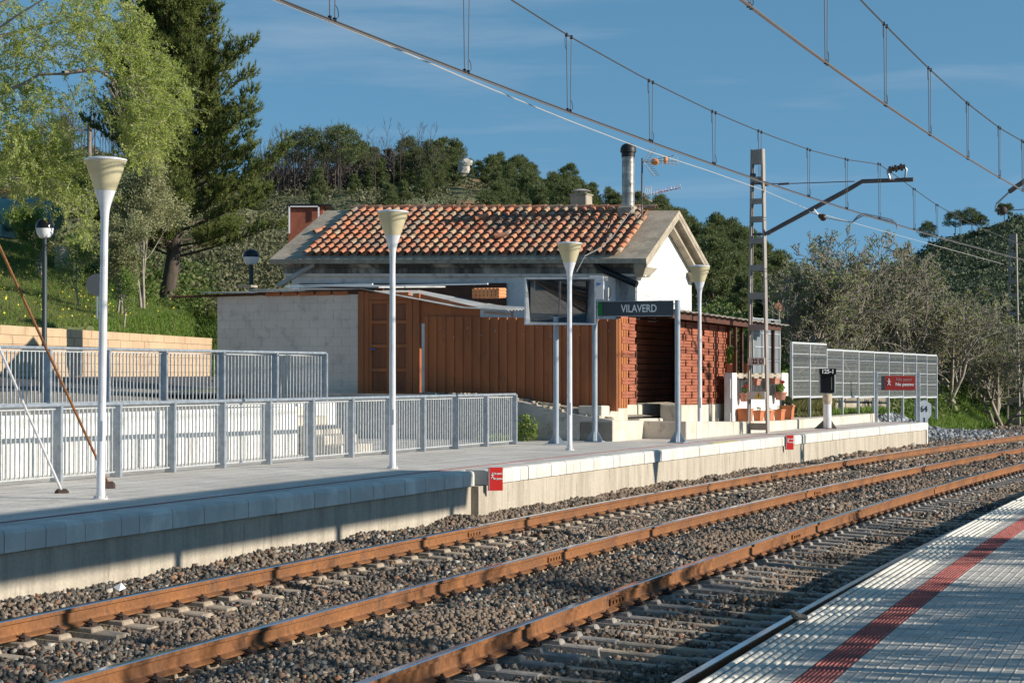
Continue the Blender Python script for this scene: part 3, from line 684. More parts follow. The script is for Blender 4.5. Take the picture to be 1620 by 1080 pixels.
# ================================================================== HOUSE
def HS(a, b, z): return S(1.2+1.086*a, 3.405+1.086*b, 1.086*z-.172)
KH = 1.086
H = thing('station_house', 'small white gabled house with an old orange tile roof behind the platform', 'house', HS(5.5, 6.5, 1.3), 0)
HL = H.location.copy()
def SL(a, b, z): return HS(a, b, z)-HL
FR, FL, RR, RL, BR, BL = (.65, 4.1, 4.6), (10.26, 4.1, 4.785), (.65, 6.57, 5.86), (10.0, 6.57, 6.14), (.65, 9.03, 4.68), (10.2, 9.03, 4.85)
wl = MB()
wa0, wa1, wb0, wb1 = 1.0, 9.85, 4.5, 8.65
wl.hexa([SL(wa0, wb0, .9), SL(wa0, wb1, .9), SL(wa1, wb1, .9), SL(wa1, wb0, .9)], [SL(wa0, wb0, 4.62), SL(wa0, wb1, 4.62), SL(wa1, wb1, 4.8), SL(wa1, wb0, 4.8)])
wl.prism([SL(wa0, wb0, 4.61), SL(wa0, wb1, 4.61), SL(wa0, 6.57, 5.68)], SL(.3, 0, 0)-SL(0, 0, 0))
wl.prism([SL(wa1-.3, wb0, 4.75), SL(wa1-.3, wb1, 4.75), SL(wa1-.3, 6.57, 5.9)], SL(.3, 0, 0)-SL(0, 0, 0))
obj('wall', wl, M['white_render'], H)
fw = MB(); fw.hexa([SL(wa0+.03, wb0-.012, .9), SL(wa1, wb0-.012, .9), SL(wa1, wb0, .9), SL(wa0+.03, wb0, .9)], [SL(wa0+.03, wb0-.012, 4.22), SL(wa1, wb0-.012, 4.38), SL(wa1, wb0, 4.38), SL(wa0+.03, wb0, 4.22)])
obj('front_render', fw, M['house_wall'], H)
qn = MB(); qn.hexa([SL(wa0+.02, wb0-.06, .9), SL(wa0+.50, wb0-.06, .9), SL(wa0+.50, wb0-.014, .9), SL(wa0+.02, wb0-.014, .9)], [SL(wa0+.02, wb0-.06, 4.20), SL(wa0+.50, wb0-.06, 4.21), SL(wa0+.50, wb0-.014, 4.21), SL(wa0+.02, wb0-.014, 4.20)])
obj('corner_pilaster', qn, pm('pilaster_grey', (.36, .38, .38), (.2, .21, .22), c3=(.08, .08, .08), ns=2.5, stretch=(1, 1, .3), bump=.3), H)
# slab
def off(p, dz): return SL(p[0], p[1], p[2]+dz)
def lerp3(p, q, t): return tuple(p[i]*(1-t)+q[i]*t for i in range(3))
sl = MB()
sl.hexa([off(FR, -.11), off(FL, -.11), off(RL, -.11), off(RR, -.11)], [off(FR, 0), off(FL, 0), off(RL, 0), off(RR, 0)])
sl.hexa([off(RR, -.112), off(RL, -.112), off(BL, -.11), off(BR, -.11)], [off(RR, -.001), off(RL, -.001), off(BL, 0), off(BR, 0)])
obj('roof_slab', sl, M['slab'], H)
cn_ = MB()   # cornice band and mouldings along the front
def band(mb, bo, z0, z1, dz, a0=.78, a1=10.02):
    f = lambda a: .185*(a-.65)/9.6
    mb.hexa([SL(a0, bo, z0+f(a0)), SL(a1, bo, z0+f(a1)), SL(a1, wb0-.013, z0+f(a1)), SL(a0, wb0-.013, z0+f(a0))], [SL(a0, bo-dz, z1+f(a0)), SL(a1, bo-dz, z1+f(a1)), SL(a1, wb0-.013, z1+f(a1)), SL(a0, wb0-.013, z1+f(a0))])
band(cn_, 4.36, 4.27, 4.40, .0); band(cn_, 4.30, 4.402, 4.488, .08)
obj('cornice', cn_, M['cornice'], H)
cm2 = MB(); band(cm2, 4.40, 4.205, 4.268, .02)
obj('moulding', cm2, M['house_wall'], H)
# gable mouldings (two raking bands)
gm = MB()
for (p0, p1) in ((FR, RR), (BR, RR)):
    for o0, w, x0, x1 in ((.11, .10, .66, .97), (.34, .075, .80, .975)):
        q0 = (x0, p0[1], p0[2]-o0); q1 = (x0, p1[1], p1[2]-o0)
        if p0 is FR: q0 = (x0, p0[1]+(.25 if o0 > .2 else .05), p0[2]-o0+(.12 if o0 > .2 else .02))
        else: q0 = (x0, p0[1]-(.25 if o0 > .2 else .05), p0[2]-o0+(.12 if o0 > .2 else .02))
        a_, b__ = q0, q1
        gm.hexa([SL(x0, a_[1], a_[2]-w), SL(x0, b__[1], b__[2]-w), SL(x1, b__[1], b__[2]-w), SL(x1, a_[1], a_[2]-w)], [SL(x0, a_[1], a_[2]), SL(x0, b__[1], b__[2]), SL(x1, b__[1], b__[2]), SL(x1, a_[1], a_[2])])
obj('gable_moulding', gm, M['conc'], H)
# corbel at the near gable corner
cb = MB(); cb.hexa([SL(.80, 4.30, 4.20), SL(.98, 4.30, 4.20), SL(.98, 4.75, 4.20), SL(.80, 4.75, 4.20)], [SL(.68, 4.16, 4.42), SL(.98, 4.16, 4.42), SL(.98, 5.0, 4.42), SL(.68, 5.0, 4.42)])
obj('cornice_return', cb, M['conc'], H); cb = MB()
cb.hexa([SL(.80, 8.4, 4.26), SL(.98, 8.4, 4.26), SL(.98, 8.8, 4.26), SL(.80, 8.8, 4.26)], [SL(.68, 8.2, 4.48), SL(.98, 8.2, 4.48), SL(.98, 8.96, 4.48), SL(.68, 8.96, 4.48)])
obj('cornice_return', cb, M['conc'], H)
# tiles
def roofpt(u, v, h=0):      # u 0..1 right->left along the eave, v 0..1 eave->ridge
    p = lerp3(lerp3(FR, FL, u), lerp3(RR, RL, u), v); return Vector(HS(p[0], p[1], p[2]+h))-HL
random.seed(11); V = []; F = []
slope = (roofpt(.5, 1)-roofpt(.5, 0)); sl_len = slope.length
nrm_ = (roofpt(.6, .5)-roofpt(.5, .5)).cross(slope).normalized()
if nrm_.z < 0: nrm_ = -nrm_
ncol = 33; u0, u1 = .075, .905; ncourse = 10; v0, v1 = .05, .985
def halftube(P0, P1, r0, r1, side, up, n=6, th=.012, flip=1):
    o_ = len(V)
    for P, r in ((P0, r0), (P1, r1)):
        for rr in (r, r-th):
            for k in range(n+1):
                t_ = pi*k/n; V.append(P+side*(rr*cos(t_))+up*(flip*rr*sin(t_)))
    m_ = n+1
    for k in range(n):
        F.append((o_+k, o_+k+1, o_+2*m_+k+1, o_+2*m_+k)); F.append((o_+m_+k+1, o_+m_+k, o_+3*m_+k, o_+3*m_+k+1))
        F.append((o_+k+1, o_+k, o_+m_+k, o_+m_+k+1))
    F.append((o_, o_+2*m_, o_+3*m_, o_+m_)); F.append((o_+n, o_+m_+n, o_+3*m_+n, o_+2*m_+n))
for c in range(ncol+1):
    u = u0+(u1-u0)*c/ncol
    skew = 0
    for k in range(ncourse):
        va = v0+(v1-v0)*k/ncourse; vb = v0+(v1-v0)*(k+1.12)/ncourse
        if c in (0,) and k > 7: continue
        ju = random.uniform(-.0016, .0016)
        side = (roofpt(u+.01, va)-roofpt(u, va)).normalized()
        P0 = roofpt(u+ju, va)+nrm_*(.088+random.uniform(0, .008)); P1 = roofpt(u+ju*.4, min(vb, 1.0))+nrm_*.060
        halftube(P0, P1, .080+random.uniform(-.006, .006), .066, side, nrm_)
    if c < ncol:          # channel tiles between
        um = u+(u1-u0)/ncol/2
        for k in range(ncourse):
            va = v0+.008+(v1-v0)*k/ncourse; vb = v0+(v1-v0)*(k+1.1)/ncourse
            side = (roofpt(um+.01, va)-roofpt(um, va)).normalized()
            halftube(roofpt(um, va)+nrm_*.060, roofpt(um, min(vb, 1))+nrm_*.048, .070, .060, side, nrm_, 5, .010, -1)
obj('roof_tiles', MB().add(V, F), M['tile'], H)
V = []; F = []; nr = 20
for k in range(nr):
    a_ = roofpt(.06+.86*k/nr, 1.0); b__ = roofpt(.06+.86*(k+1.08)/nr, 1.0)
    d = (b__-a_).normalized(); side = d.cross(Vector((0, 0, 1))).normalized()
    halftube(a_+Vector((0, 0, .05)), b__+Vector((0, 0, .035)), .115, .095, side, Vector((0, 0, 1)), 6, .014)
obj('ridge_tiles', MB().add(V, F), M['tile'], H)
for u_, v_, an in ((.955, .52, .5), (.42, .33, 1.2), (.52, .70, .9)):
    V = []; F = []
    side = (roofpt(u_+.01, v_)-roofpt(u_, v_)).normalized(); ax = (slope.normalized()*cos(an)-side*sin(an)).normalized(); sd2 = ax.cross(nrm_).normalized()
    P0 = roofpt(u_, v_)+nrm_*(.02 if u_ > .9 else .16)
    halftube(P0, P0+ax*.36, .09, .075, sd2, nrm_)
    obj('loose_tile', MB().add(V, F), M['tile'], H)
# chimney + flue
def pz(px, py, a, b=None):    # height in the place of a photo row at a known depth
    return at(px, py, S(a, b)[1]).z
ca, cb_ = 3.35, 7.2
c0 = HS(ca, cb_, 0)
zt_ = 2+(592-308)*c0.y/3241
b = MB(); b.box(Vector((c0.x, c0.y, (zt_+5.6)/2))-HL, (.46, .46, zt_-5.6), SROT, .02)
b.box(Vector((c0.x, c0.y, zt_+.0))-HL, (.50, .50, .03), SROT)
ch = obj('chimney', b, M['conc'], H)
b = MB(); p = Vector((c0.x, c0.y, zt_))-HL
for dx, dy in ((-.12, -.12), (.12, -.12), (.12, .12), (-.12, .12)): b.box(p+Vector((dx, dy, .05)), (.05, .05, .08), 0)
b.lathe([(.26, .09), (.27, .10), (.10, .15), (.02, .155)], 12, p)
co_ = obj('chimney_cap', b, M['tin'], ch)
fx = at(994, 300, HS(1.6, 6.45, 0)[1]); zb = 6.05
zt2 = 2+(592-247)*fx.y/3241
b = MB(); b.lathe([(.163, zb-HL.z), (.163, zt2-HL.z)], 20, (fx.x-HL.x, fx.y-HL.y, 0))
for k in range(7):
    zz = zb+.15+k*(zt2-zb-.2)/6-HL.z; b.lathe([(.166, zz), (.169, zz+.008), (.166, zz+.016)], 20, (fx.x-HL.x, fx.y-HL.y, 0))
fl = obj('flue_pipe', b, M['flue'], H, True)
b = MB(); b.lathe([(.175, 0), (.175, .11), (.205, .12), (.205, .18), (.195, .25), (.15, .315), (.075, .35), (.01, .36)], 20, (fx.x-HL.x, fx.y-HL.y, zt2-HL.z-.02)); obj('flue_cowl', b, M['dark'], fl, True)
b = MB(); b.box(Vector((fx.x, fx.y, zb+.10))-HL, (.55, .45, .34), SROT, .05); obj('flue_base', b, M['conc'], H)
# pipes
def hp(px, py, a, b): return at(px, py, HS(a, b, 0)[1])-HL
b = MB(); b.tube([hp(942, 414, 1.9, 4.25), hp(948, 423, 1.9, 4.25), hp(958, 429, 1.8, 4.2), hp(1008, 450, 1.15, 4.1)], .082, 10); obj('drainpipe', b, M['black_gloss'], H, True)
b = MB(); b.tube([hp(497, 418, 9.4, 4.2), hp(487, 424, 9.5, 4.2), hp(440, 452, 10.1, 4.1)], [.075, .07, .065], 10); b.lathe([(.08, 0), (.10, .03), (.10, .12)], 12, hp(497, 420, 9.4, 4.2)); obj('downpipe', b, M['tin'], H, True)
b = MB()
b.hexa([SL(3.15, 4.46, 3.80), SL(3.50, 4.46, 3.80), SL(3.50, 4.487, 3.80), SL(3.15, 4.487, 3.80)], [SL(3.15, 4.46, 4.10), SL(3.52, 4.46, 4.10), SL(3.52, 4.487, 4.10), SL(3.15, 4.487, 4.10)])
obj('paint_patch', b, pm('patch', (.36, .26, .24), (.30, .22, .21), ns=4), H)
b = MB(); b.hexa([SL(4.2, 4.40, 3.6), SL(9.6, 4.40, 3.7), SL(9.6, 4.486, 3.7), SL(4.2, 4.486, 3.6)], [SL(4.2, 4.40, 4.12), SL(9.6, 4.40, 4.20), SL(9.6, 4.486, 4.20), SL(4.2, 4.486, 4.12)])
obj('brown_board', b, M['dark_wood'], H)
# cables
tag(obj('roof_cable', MB().tube([at(1002, 328, 52.2), at(985, 352, 51.6), at(968, 376, 50.9), at(950, 392, 50.4), at(925, 405, 49.8), at(912, 430, 49.7)], .016, 6), M['wire_l']), 'pale cable hanging down over the roof tiles from the aerial', 'cable')
# aerials
mastp = at(1016, 340, 52.1)
A = thing('tv_aerial', 'upper television aerial with orange centre and wire reflector on the roof mast', 'aerial', mastp, 0)
AL = A.location.copy()
def ap(px, py, Z=48.0): return at(px, py, Z+4.1)-AL
obj('mast', MB().tube([ap(1015, 345), ap(1016, 250)], .022, 8), M['steel_dark'], A)
b = MB()
for i in range(7):
    t_ = i/6; b.tube([ap(1018+t_*12, 256-t_*20, 48+.25), ap(1026+t_*12, 256-t_*20, 47.75)], .007, 4)
    b.tube([ap(1018+t_*14, 258+t_*20, 48+.25), ap(1030+t_*14, 257+t_*20, 47.75)], .007, 4)
for q in (48.25, 47.75): b.tube([ap(1034, 234, q), ap(1019, 257, q), ap(1036, 279, q)], .009, 4)
obj('reflector', b, M['tin'], A)
b = MB(); b.tube([ap(1016, 255), ap(1074, 255, 47.6)], .012, 5); b.tube([ap(1030, 254), ap(1068, 246, 47.4)], .010, 5); b.tube([ap(1030, 257), ap(1074, 260, 47.8)], .010, 5)
for x in (1040, 1048, 1060, 1066, 1072): b.tube([ap(x, 245+abs(x-1055)*.1), ap(x, 262)], .005, 4)
obj('boom', b, M['tin'], A)
b = MB(); ell(b, ap(1036, 256), (.11, .09, .09)); ell(b, ap(1053, 253, 47.8), (.05, .09, .11)); obj('dipole_box', b, pm('orange_plastic', (.75, .28, .06), rough=.5), A, True)
A2 = thing('tv_aerial', 'lower television aerial with red and white boom pointing right', 'aerial', at(1018, 310, 52.1), 0)
AL2 = A2.location.copy()
def ap2(px, py, Z=48.0): return at(px, py, Z+4.1)-AL2
b = MB(); b.tube([ap2(1014, 311), ap2(1078, 297, 47.6)], .014, 5)
for i in range(11): x = 1030+i*4.6; b.tube([ap2(x, 308-(x-1016)*.22-2.5, 47.9), ap2(x, 308-(x-1016)*.22+3.5, 47.7)], .006, 4)
obj('boom', b, pm('red_white', (.55, .10, .08), (.75, .72, .70), ns=9, lo=.48, hi=.52), A2)
b = MB()
for k in range(4): b.tube([ap2(1022+k*3, 295, 48.2), ap2(1020+k*3, 309, 48.)], .006, 4)
for k in range(3): b.tube([ap2(1020, 311+k*1.5, 48), ap2(1032, 318+k, 48.1)], .006, 4)
b.tube([ap2(1021, 296, 48.2), ap2(1033, 297, 48.2)], .006, 4)
obj('reflector', b, M['tin'], A2)

# ================================================================== BLOCK SHED + BROWN DOOR + FENCE (front line b = .55)
FB = .62
sh = thing('block_shed', 'long grey breeze block shed with a thin sheet roof left of the house', 'shed', S(8, 2, 1.5), SROT)
def L2(a, b, z): return (b-2, a-8, z-1.5)
# blocks: separate courses so that joints are real
m_blk = M['block']
b = MB()
a_r, a_l = 6.13, 9.66; z = 1.45; row = 0; random.seed(9)
while z < 3.60:
    hgt = .195 if z < 3.4 else .17
    a = a_r-(.2 if row % 2 else 0)
    while a < a_l:
        x0 = max(a, a_r); x1 = min(a+.3985, a_l)
        if x1-x0 > .03: b.hexa([L2(x0+.001, FB-random.uniform(0, .006), z), L2(x1-.001, FB, z), L2(x1-.001, FB+.18, z), L2(x0+.001, FB+.18, z)], [L2(x0+.001, FB-random.uniform(0, .003), z+hgt-.002), L2(x1-.001, FB, z+hgt-.002), L2(x1-.001, FB+.18, z+hgt-.002), L2(x0+.001, FB+.18, z+hgt-.002)])
        a += .40
    z += hgt+.001; row += 1
b.hexa([L2(a_l-.18, FB+.181, 1.45), L2(a_l, FB+.181, 1.45), L2(a_l, 3.8, 1.45), L2(a_l-.18, 3.8, 1.45)], [L2(a_l-.18, FB+.181, 3.75), L2(a_l, FB+.181, 3.75), L2(a_l, 3.8, 3.85), L2(a_l-.18, 3.8, 3.85)])
obj('block_wall', b, m_blk, sh)
b = MB(); b.hexa([L2(a_r, FB+.03, 1.45), L2(a_l-.02, FB+.03, 1.45), L2(a_l-.02, FB+.15, 1.45), L2(a_r, FB+.15, 1.45)], [L2(a_r, FB+.03, 3.72), L2(a_l-.02, FB+.03, 3.74), L2(a_l-.02, FB+.15, 3.74), L2(a_r, FB+.15, 3.72)])
obj('mortar', b, M['conc'], sh)
b = MB()
for k, (a0, a1, z0, z1) in enumerate(((8.6, 9.95, 3.82, 3.80), (7.3, 8.7, 3.86, 3.83), (5.5, 7.35, 3.93, 3.87))):
    b.hexa([L2(a0, FB-.25, z1+.0), L2(a1, FB-.25, z0), L2(a1, 3.9, z0+.15), L2(a0, 3.9, z1+.15)], [L2(a0, FB-.25, z1+.03), L2(a1, FB-.25, z0+.03), L2(a1, 3.9, z0+.18), L2(a0, 3.9, z1+.18)])
obj('sheet_roof', b, M['tin'], sh)
b = MB(); b.hexa([L2(5.5, FB-.05, 3.82), L2(9.8, FB-.05, 3.74), L2(9.8, FB+.0, 3.74), L2(5.5, FB, 3.82)], [L2(5.5, FB-.05, 3.86), L2(9.8, FB-.05, 3.80), L2(9.8, FB, 3.80), L2(5.5, FB, 3.86)])
b.tube([L2(9.6, FB-.1, 3.77), L2(10.6, FB-.4, 3.74)], .03, 6)
obj('roof_batten', b, M['dark_wood'], sh)
b = MB()
for k in range(5): a = 6.35+k*.42; b.tube([L2(a, FB-.03, 3.79), L2(a+.36, FB-.03, 3.785)], .05, 8)
obj('clay_tile', b, M['terra'], sh)
b = MB()
b.box(L2(9.05, FB+.3, 3.98), (.3, .35, .05), 0, .01); obj('loose_block', b, M['conc'], sh)
# door + timber frame
dr = thing('brown_door', 'brown panelled double door with a timber frame beside the block shed', 'door', S(5.4, FB, 1.55), SROT)
def L3(a, b, z): return (b, a-5.4, z-1.55)
b = MB()
for a0, a1, z0, z1 in ((5.98, 6.12, 1.5, 3.86), (4.64, 4.80, 1.5, 3.75), (5.86, 5.97, 1.5, 3.8), (4.81, 4.9, 1.5, 3.7)): b.hexa([L3(a0, -.02, z0), L3(a1, -.02, z0), L3(a1, .1, z0), L3(a0, .1, z0)], [L3(a0, -.02, z1), L3(a1, -.02, z1), L3(a1, .1, z1), L3(a0, .1, z1)])
b.hexa([L3(4.9, -.02, 3.62), L3(5.86, -.02, 3.62), L3(5.86, .1, 3.62), L3(4.9, .1, 3.62)], [L3(4.9, -.02, 3.78), L3(5.86, -.02, 3.78), L3(5.86, .1, 3.78), L3(4.9, .1, 3.78)])
obj('door_frame', b, M['brown'], dr, bevel=.006)
b = MB(); b.hexa([L3(4.9, .03, 1.55), L3(5.86, .03, 1.55), L3(5.86, .06, 1.55), L3(4.9, .06, 1.55)], [L3(4.9, .03, 3.62), L3(5.86, .03, 3.62), L3(5.86, .06, 3.62), L3(4.9, .06, 3.62)])
dl = obj('door_leaf', b, M['brown_door'], dr)
b = MB()
for a0, a1 in ((4.9, 4.97), (5.35, 5.43), (5.79, 5.86)): b.hexa([L3(a0, .0, 1.55), L3(a1, .0, 1.55), L3(a1, .029, 1.55), L3(a0, .029, 1.55)], [L3(a0, .0, 3.62), L3(a1, .0, 3.62), L3(a1, .029, 3.62), L3(a0, .029, 3.62)])
for z0 in (1.56, 2.06, 2.58, 3.10, 3.54): b.hexa([L3(4.9, -.003, z0), L3(5.86, -.003, z0), L3(5.86, .028, z0), L3(4.9, .028, z0)], [L3(4.9, -.003, z0+.07), L3(5.86, -.003, z0+.07), L3(5.86, .028, z0+.07), L3(4.9, .028, z0+.07)])
obj('muntin', b, M['brown'], dl)
b = MB(); b.box(L3(5.75, -.02, 2.55), (.03, .12, .03), 0, .004); obj('handle', b, M['blue'], dl)
# panel above + corrugated fence
cf = thing('sheet_fence', 'tall brown ribbed metal fence closing the yard behind the retaining wall', 'fence', S(2.4, FB, 1.4), SROT)
def L4(a, b, z): return (b, a-2.4, z-1.4)
rib = [(0, 0), (.012, -.035), (.085, -.035), (.10, 0), (.205, 0)]
pts = []
a = .12
while a < 4.62:
    for da, db in rib[:-1]: pts.append((a+da, db))
    a += .205
def zf0(a): return float(np.interp(a, [0, 1.2, 2.4, 4.7], [1.22, 1.34, 1.5, 1.56]))
def zf1(a): return float(np.interp(a, [0, 4.7], [3.14, 3.26]))
V = []; F = []
for a, bo in pts: V += [L4(a, bo, zf0(a)), L4(a, bo, zf1(a)), L4(a, bo+.006, zf1(a)), L4(a, bo+.006, zf0(a))]
for i in range(len(pts)-1):
    for k in range(4): F.append((i*4+k, i*4+k+1 if k < 3 else i*4, (i+1)*4+(k+1 if k < 3 else 0), (i+1)*4+k))
obj('ribbed_sheet', MB().add(V, F), M['brown'], cf)
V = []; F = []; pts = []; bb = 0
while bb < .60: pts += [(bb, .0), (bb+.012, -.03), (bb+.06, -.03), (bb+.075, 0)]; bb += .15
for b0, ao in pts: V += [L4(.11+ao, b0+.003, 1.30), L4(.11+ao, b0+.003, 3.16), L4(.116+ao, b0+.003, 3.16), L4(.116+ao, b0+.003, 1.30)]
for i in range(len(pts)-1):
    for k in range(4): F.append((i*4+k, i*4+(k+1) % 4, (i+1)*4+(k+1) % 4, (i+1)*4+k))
obj('ribbed_return', MB().add(V, F), pm('brown_lit_return', (.50, .20, .07), (.42, .16, .05), ns=2, rough=.5), cf)  # same brown sheet, coloured lighter and more orange to stand for its sunlit side
b = MB()
for k in range(14): b.box(L4(.3+k*.32, -.04, 2.9+.1*sin(k*9)), (.012, .02, .02)); 
obj('rivet', b, M['tin'], cf)
pw = thing('timber_panel', 'brown plywood panel filling the gap above the ribbed fence', 'panel', S(4.0, FB+.12, 3.2), SROT)
b = MB(); b.hexa([(-.08, -.75, -.1), (-.08, .70, -.1), (-.05, .70, -.1), (-.05, -.75, -.1)], [(-.08, -.75, .22), (-.08, .70, .55), (-.05, .70, .55), (-.05, -.75, .22)])
obj('panel', b, M['brown'], pw)
# second lean-to roof sloping right, with its corrugated end
lr = thing('leanto_roof', 'thin pale corrugated roof sheet sloping down above the brown fence', 'roof', S(4.5, 1.6, 3.6), SROT)
def L5(a, b, z): return (b-1.6, a-4.5, z-3.6)
V = []; F = []; na = 24; nb = 60
for i in range(na+1):
    a = 6.0-i*(6.0-2.55)/na; zc = float(np.interp(a, [2.55, 3.6, 5.2, 6.0], [3.36, 3.42, 3.72, 3.87]))
    for j in range(nb+1):
        bq = FB-.18+j*2.4/nb; wz = .018*sin(j*1.35)
        V.append(L5(a, bq, zc+wz+.04*(bq-FB)))
for i in range(na):
    for j in range(nb): q = i*(nb+1)+j; F.append((q, q+1, q+nb+2, q+nb+1))
o = obj('corrugated_sheet', MB().add(V, F), M['tin'], lr); so = o.modifiers.new('s', 'SOLIDIFY'); so.thickness = .012
b = MB(); b.tube([L5(3.0, 1.9, 3.38), L5(3.0, 1.9, 2.6)], .03, 8); b.box(L5(3.2, 1.5, 3.33), (1.6, .05, .06)); obj('support', b, M['white'], lr)
t = thing('tile_stack', 'stack of bright orange roof tiles on the shed roof', 'tiles', S(3.95, 2.6, 3.62), SROT)
b = MB()
for r_ in range(3):
    for k in range(7): b.tube([(0, -.3+k*.095, .12+r_*.07), (.42, -.3+k*.095, .14+r_*.07)], .05, 7)
obj('tile', b, pm('new_tile', (.68, .28, .12), (.55, .22, .09), ns=6), t)
for k in range(4):
    a = 6.6+.5*k
t = thing('paint_rail', 'thin white rail running along the shed roof edge', 'rail', S(6.0, 1.7, 3.98), SROT)
obj('bar', MB().box((0, 0, 0), (.05, 5.0, .03), 0).box((.2, 1.5, .05), (.05, 2.2, .03), 0), M['white'], t)

# ================================================================== WOOD SCREENS
def screen(b0, b1, z0a, z1a, z0b, z1b, a, label, seed, dark=False, cellw=.36):
    random.seed(seed)
    t = thing('wood_screen', label, 'screen', S(a, b0, z0a), SROT, 'woven timber screens along the platform')
    W = b1-b0; rows = 13
    bd = MB(); ncell = max(1, round(W/cellw)); cw = W/ncell
    for r_ in range(rows):
        for c in range(ncell):
            x0, x1 = c*cw, (c+1)*cw; f = (x0+x1)/2/W; zlo = (z0b-z0a)*f; hh = (z1a-z0a)*(1-f)+(z1b-z0b)*f
            h = hh/rows; out = .030 if (r_+c) % 2 else 0
            zc = zlo+(r_+.5)*h
            for q in (0, 1):
                bd.box(((x0+x1)/2, -out-.012, zc-h*.25+q*h*.5), (cw*.985 if out else cw*1.0, .014, h*.44), 0, .003)
            if out: bd.box(((x0+x1)/2, -out-.022, zc), (cw*.5, .006, h*.10), 0)
    obj('slats', bd, M['screen_wood'] if not dark else M['dark_wood'], t)
    fr = MB()
    hh0, hh1 = z1a-z0a, z1b-z0b
    for c in range(ncell+1):
        x = c*cw; f = x/W; h = hh0*(1-f)+hh1*f; zlo = (z0b-z0a)*f
        fr.box((x, .012, zlo+h/2), (.035, .03, h), 0)
    obj('uprights', fr, M['dark_wood'], t)
    bk = MB(); bk.hexa([(0, .03, 0), (W, .03, z0b-z0a), (W, .04, z0b-z0a), (0, .04, 0)], [(0, .03, z1a-z0a), (W, .03, z1b-z0a), (W, .04, z1b-z0a), (0, .04, z1a-z0a)]); obj('backing', bk, M['dark_wood'], t)
    return t
screen(.78, 1.68, 1.36, 3.22, 1.36, 3.20, .12, 'narrow woven reddish timber screen left of the dark recessed gate', 1)
screen(bof(1073, -.2), bof(1111, -.2), 1.33, 3.18, 1.32, 3.17, -.2, 'woven reddish timber screen right of the station sign post', 2, cellw=.42)
screen(bof(1111.5, -.22), bof(1149, -.22), 1.32, 3.16, 1.30, 3.14, -.22, 'woven reddish timber screen next to the flower pots, at the end of the row', 3, cellw=.40)
g_ = thing('slatted_gate', 'dark recessed gate of horizontal boards between the timber screens', 'gate', S(.72, bof(1003, .72), 1.36), SROT)
GW = bof(1069, .72)-bof(1003, .72)
b = MB(); random.seed(4); M['gate_wood'] = pm('gate_wood', (.34, .11, .055), (.22, .075, .04), c3=(.15, .055, .03), ns=4, rough=.7, stretch=(.3, 1, 1), fine=.15)
for k in range(13):
    z = .02+k*.143; b.box((GW/2, random.uniform(0, .02), z+.065), (GW, .02, .128), 0, .004, Matrix.Rotation(.18, 3, 'X'))
obj('boards', b, M['gate_wood'], g_)
b = MB(); b.box((GW-.25, -.05, .93), (.09, .06, 1.9)); b.box((-.02, -.03, .93), (.07, .06, 1.9)); b.box((GW/2, .06, .93), (GW+.1, .02, 1.86)); obj('frame', b, pm('deep_wood', (.06, .022, .014), rough=.7), g_)
b = MB(); b.box((1.2, -.02, 1.93), (.5, .02, .05)); b.box((1.2, -.02, 1.84), (.5, .02, .02)); obj('white_tag', b, M['white'], g_)

# ================================================================== PERGOLA + PORCH
pg = thing('pergola', 'open timber lean-to with dark posts and corrugated roof over the porch', 'pergola', S(.5, 9, .9), SROT)
def L6(a, b, z): return (b-9, a-.5, z-.9)
for px_, aq in ((1153, -.3), (1163, -.5), (1173, -.3), (1223, -.5)): obj('post', MB().box(L6(aq, bof(px_, aq), 2.65), (.08, .08, 1.4), 0, .006), M['dark_wood'], pg)
PB0, PB1 = bof(1070, -.7), bof(1244, -.7)
b = MB(); b.hexa([L6(-.62, PB0, 3.20), L6(-.62, PB1-.2, 3.10), L6(-.54, PB1-.2, 3.10), L6(-.54, PB0, 3.20)], [L6(-.62, PB0, 3.34), L6(-.62, PB1-.2, 3.23), L6(-.54, PB1-.2, 3.23), L6(-.54, PB0, 3.34)])
obj('beam', b, M['dark_wood'], pg)
V = []; F = []; nb = 90
for i in range(5):
    a = -.75+i*.76
    for j in range(nb+1):
        bq = PB0-.1+j*(PB1-PB0+.2)/nb; V.append(L6(a, bq, 3.37-.013*(bq-PB0)+.06*i+.014*sin(j*1.5)))
for i in range(4):
    for j in range(nb): q = i*(nb+1)+j; F.append((q, q+1, q+nb+2, q+nb+1))
o = obj('corrugated_roof', MB().add(V, F), M['fibro'], pg); so = o.modifiers.new('s', 'SOLIDIFY'); so.thickness = .015
b = MB()
for k in range(7): b.box(L6(.3, PB0+.4+k*1.35, 3.30-.013*(k*1.35)), (.05, 1.7, .06))
obj('rafter', b, M['dark_wood'], pg)
pw = thing('porch_wall', 'white porch wall with piers and a dark lattice opening', 'wall', S(.5, 9, .9), SROT)
b = MB()
Q0, Q1, Q2, Q3 = bof(1156, -.6), bof(1166, -.6), bof(1237, -.6), bof(1247, -.6); QM, QL = (Q1+Q2)/2, Q2-Q1
b.box(L6(-.52, (Q0+Q1)/2, 1.4), (Q1-Q0, .16, 1.27), 0, .01); b.box(L6(-.52, (Q2+Q3)/2, 1.4), (Q3-Q2, .16, 1.27), 0, .01); b.box(L6(-.52, QM, 1.12), (QL, .14, .70), 0, .01)
obj('wall', b, M['white_render'], pw)
b = MB(); b.box(L6(-.52, QM, 1.97), (QL, .12, .07), 0, .01)
for k in range(6): b.box(L6(-.52, Q1+.4+k*QL/6, 1.965), (.42, .135, .13), 0, .01)
obj('coping', b, M['conc'], pw)
b = MB()
for k in range(34): b.box(L6(-.5, Q1+.06+k*QL/34, 1.70), (.02, .02, .48))
obj('lattice', b, M['steel_dark'], pw)
b = MB(); b.box(L6(-.42, QM, 1.7), (QL, .02, .55)); obj('backing', b, pm('dark_panel', (.08, .09, .095), rough=.6), pw)
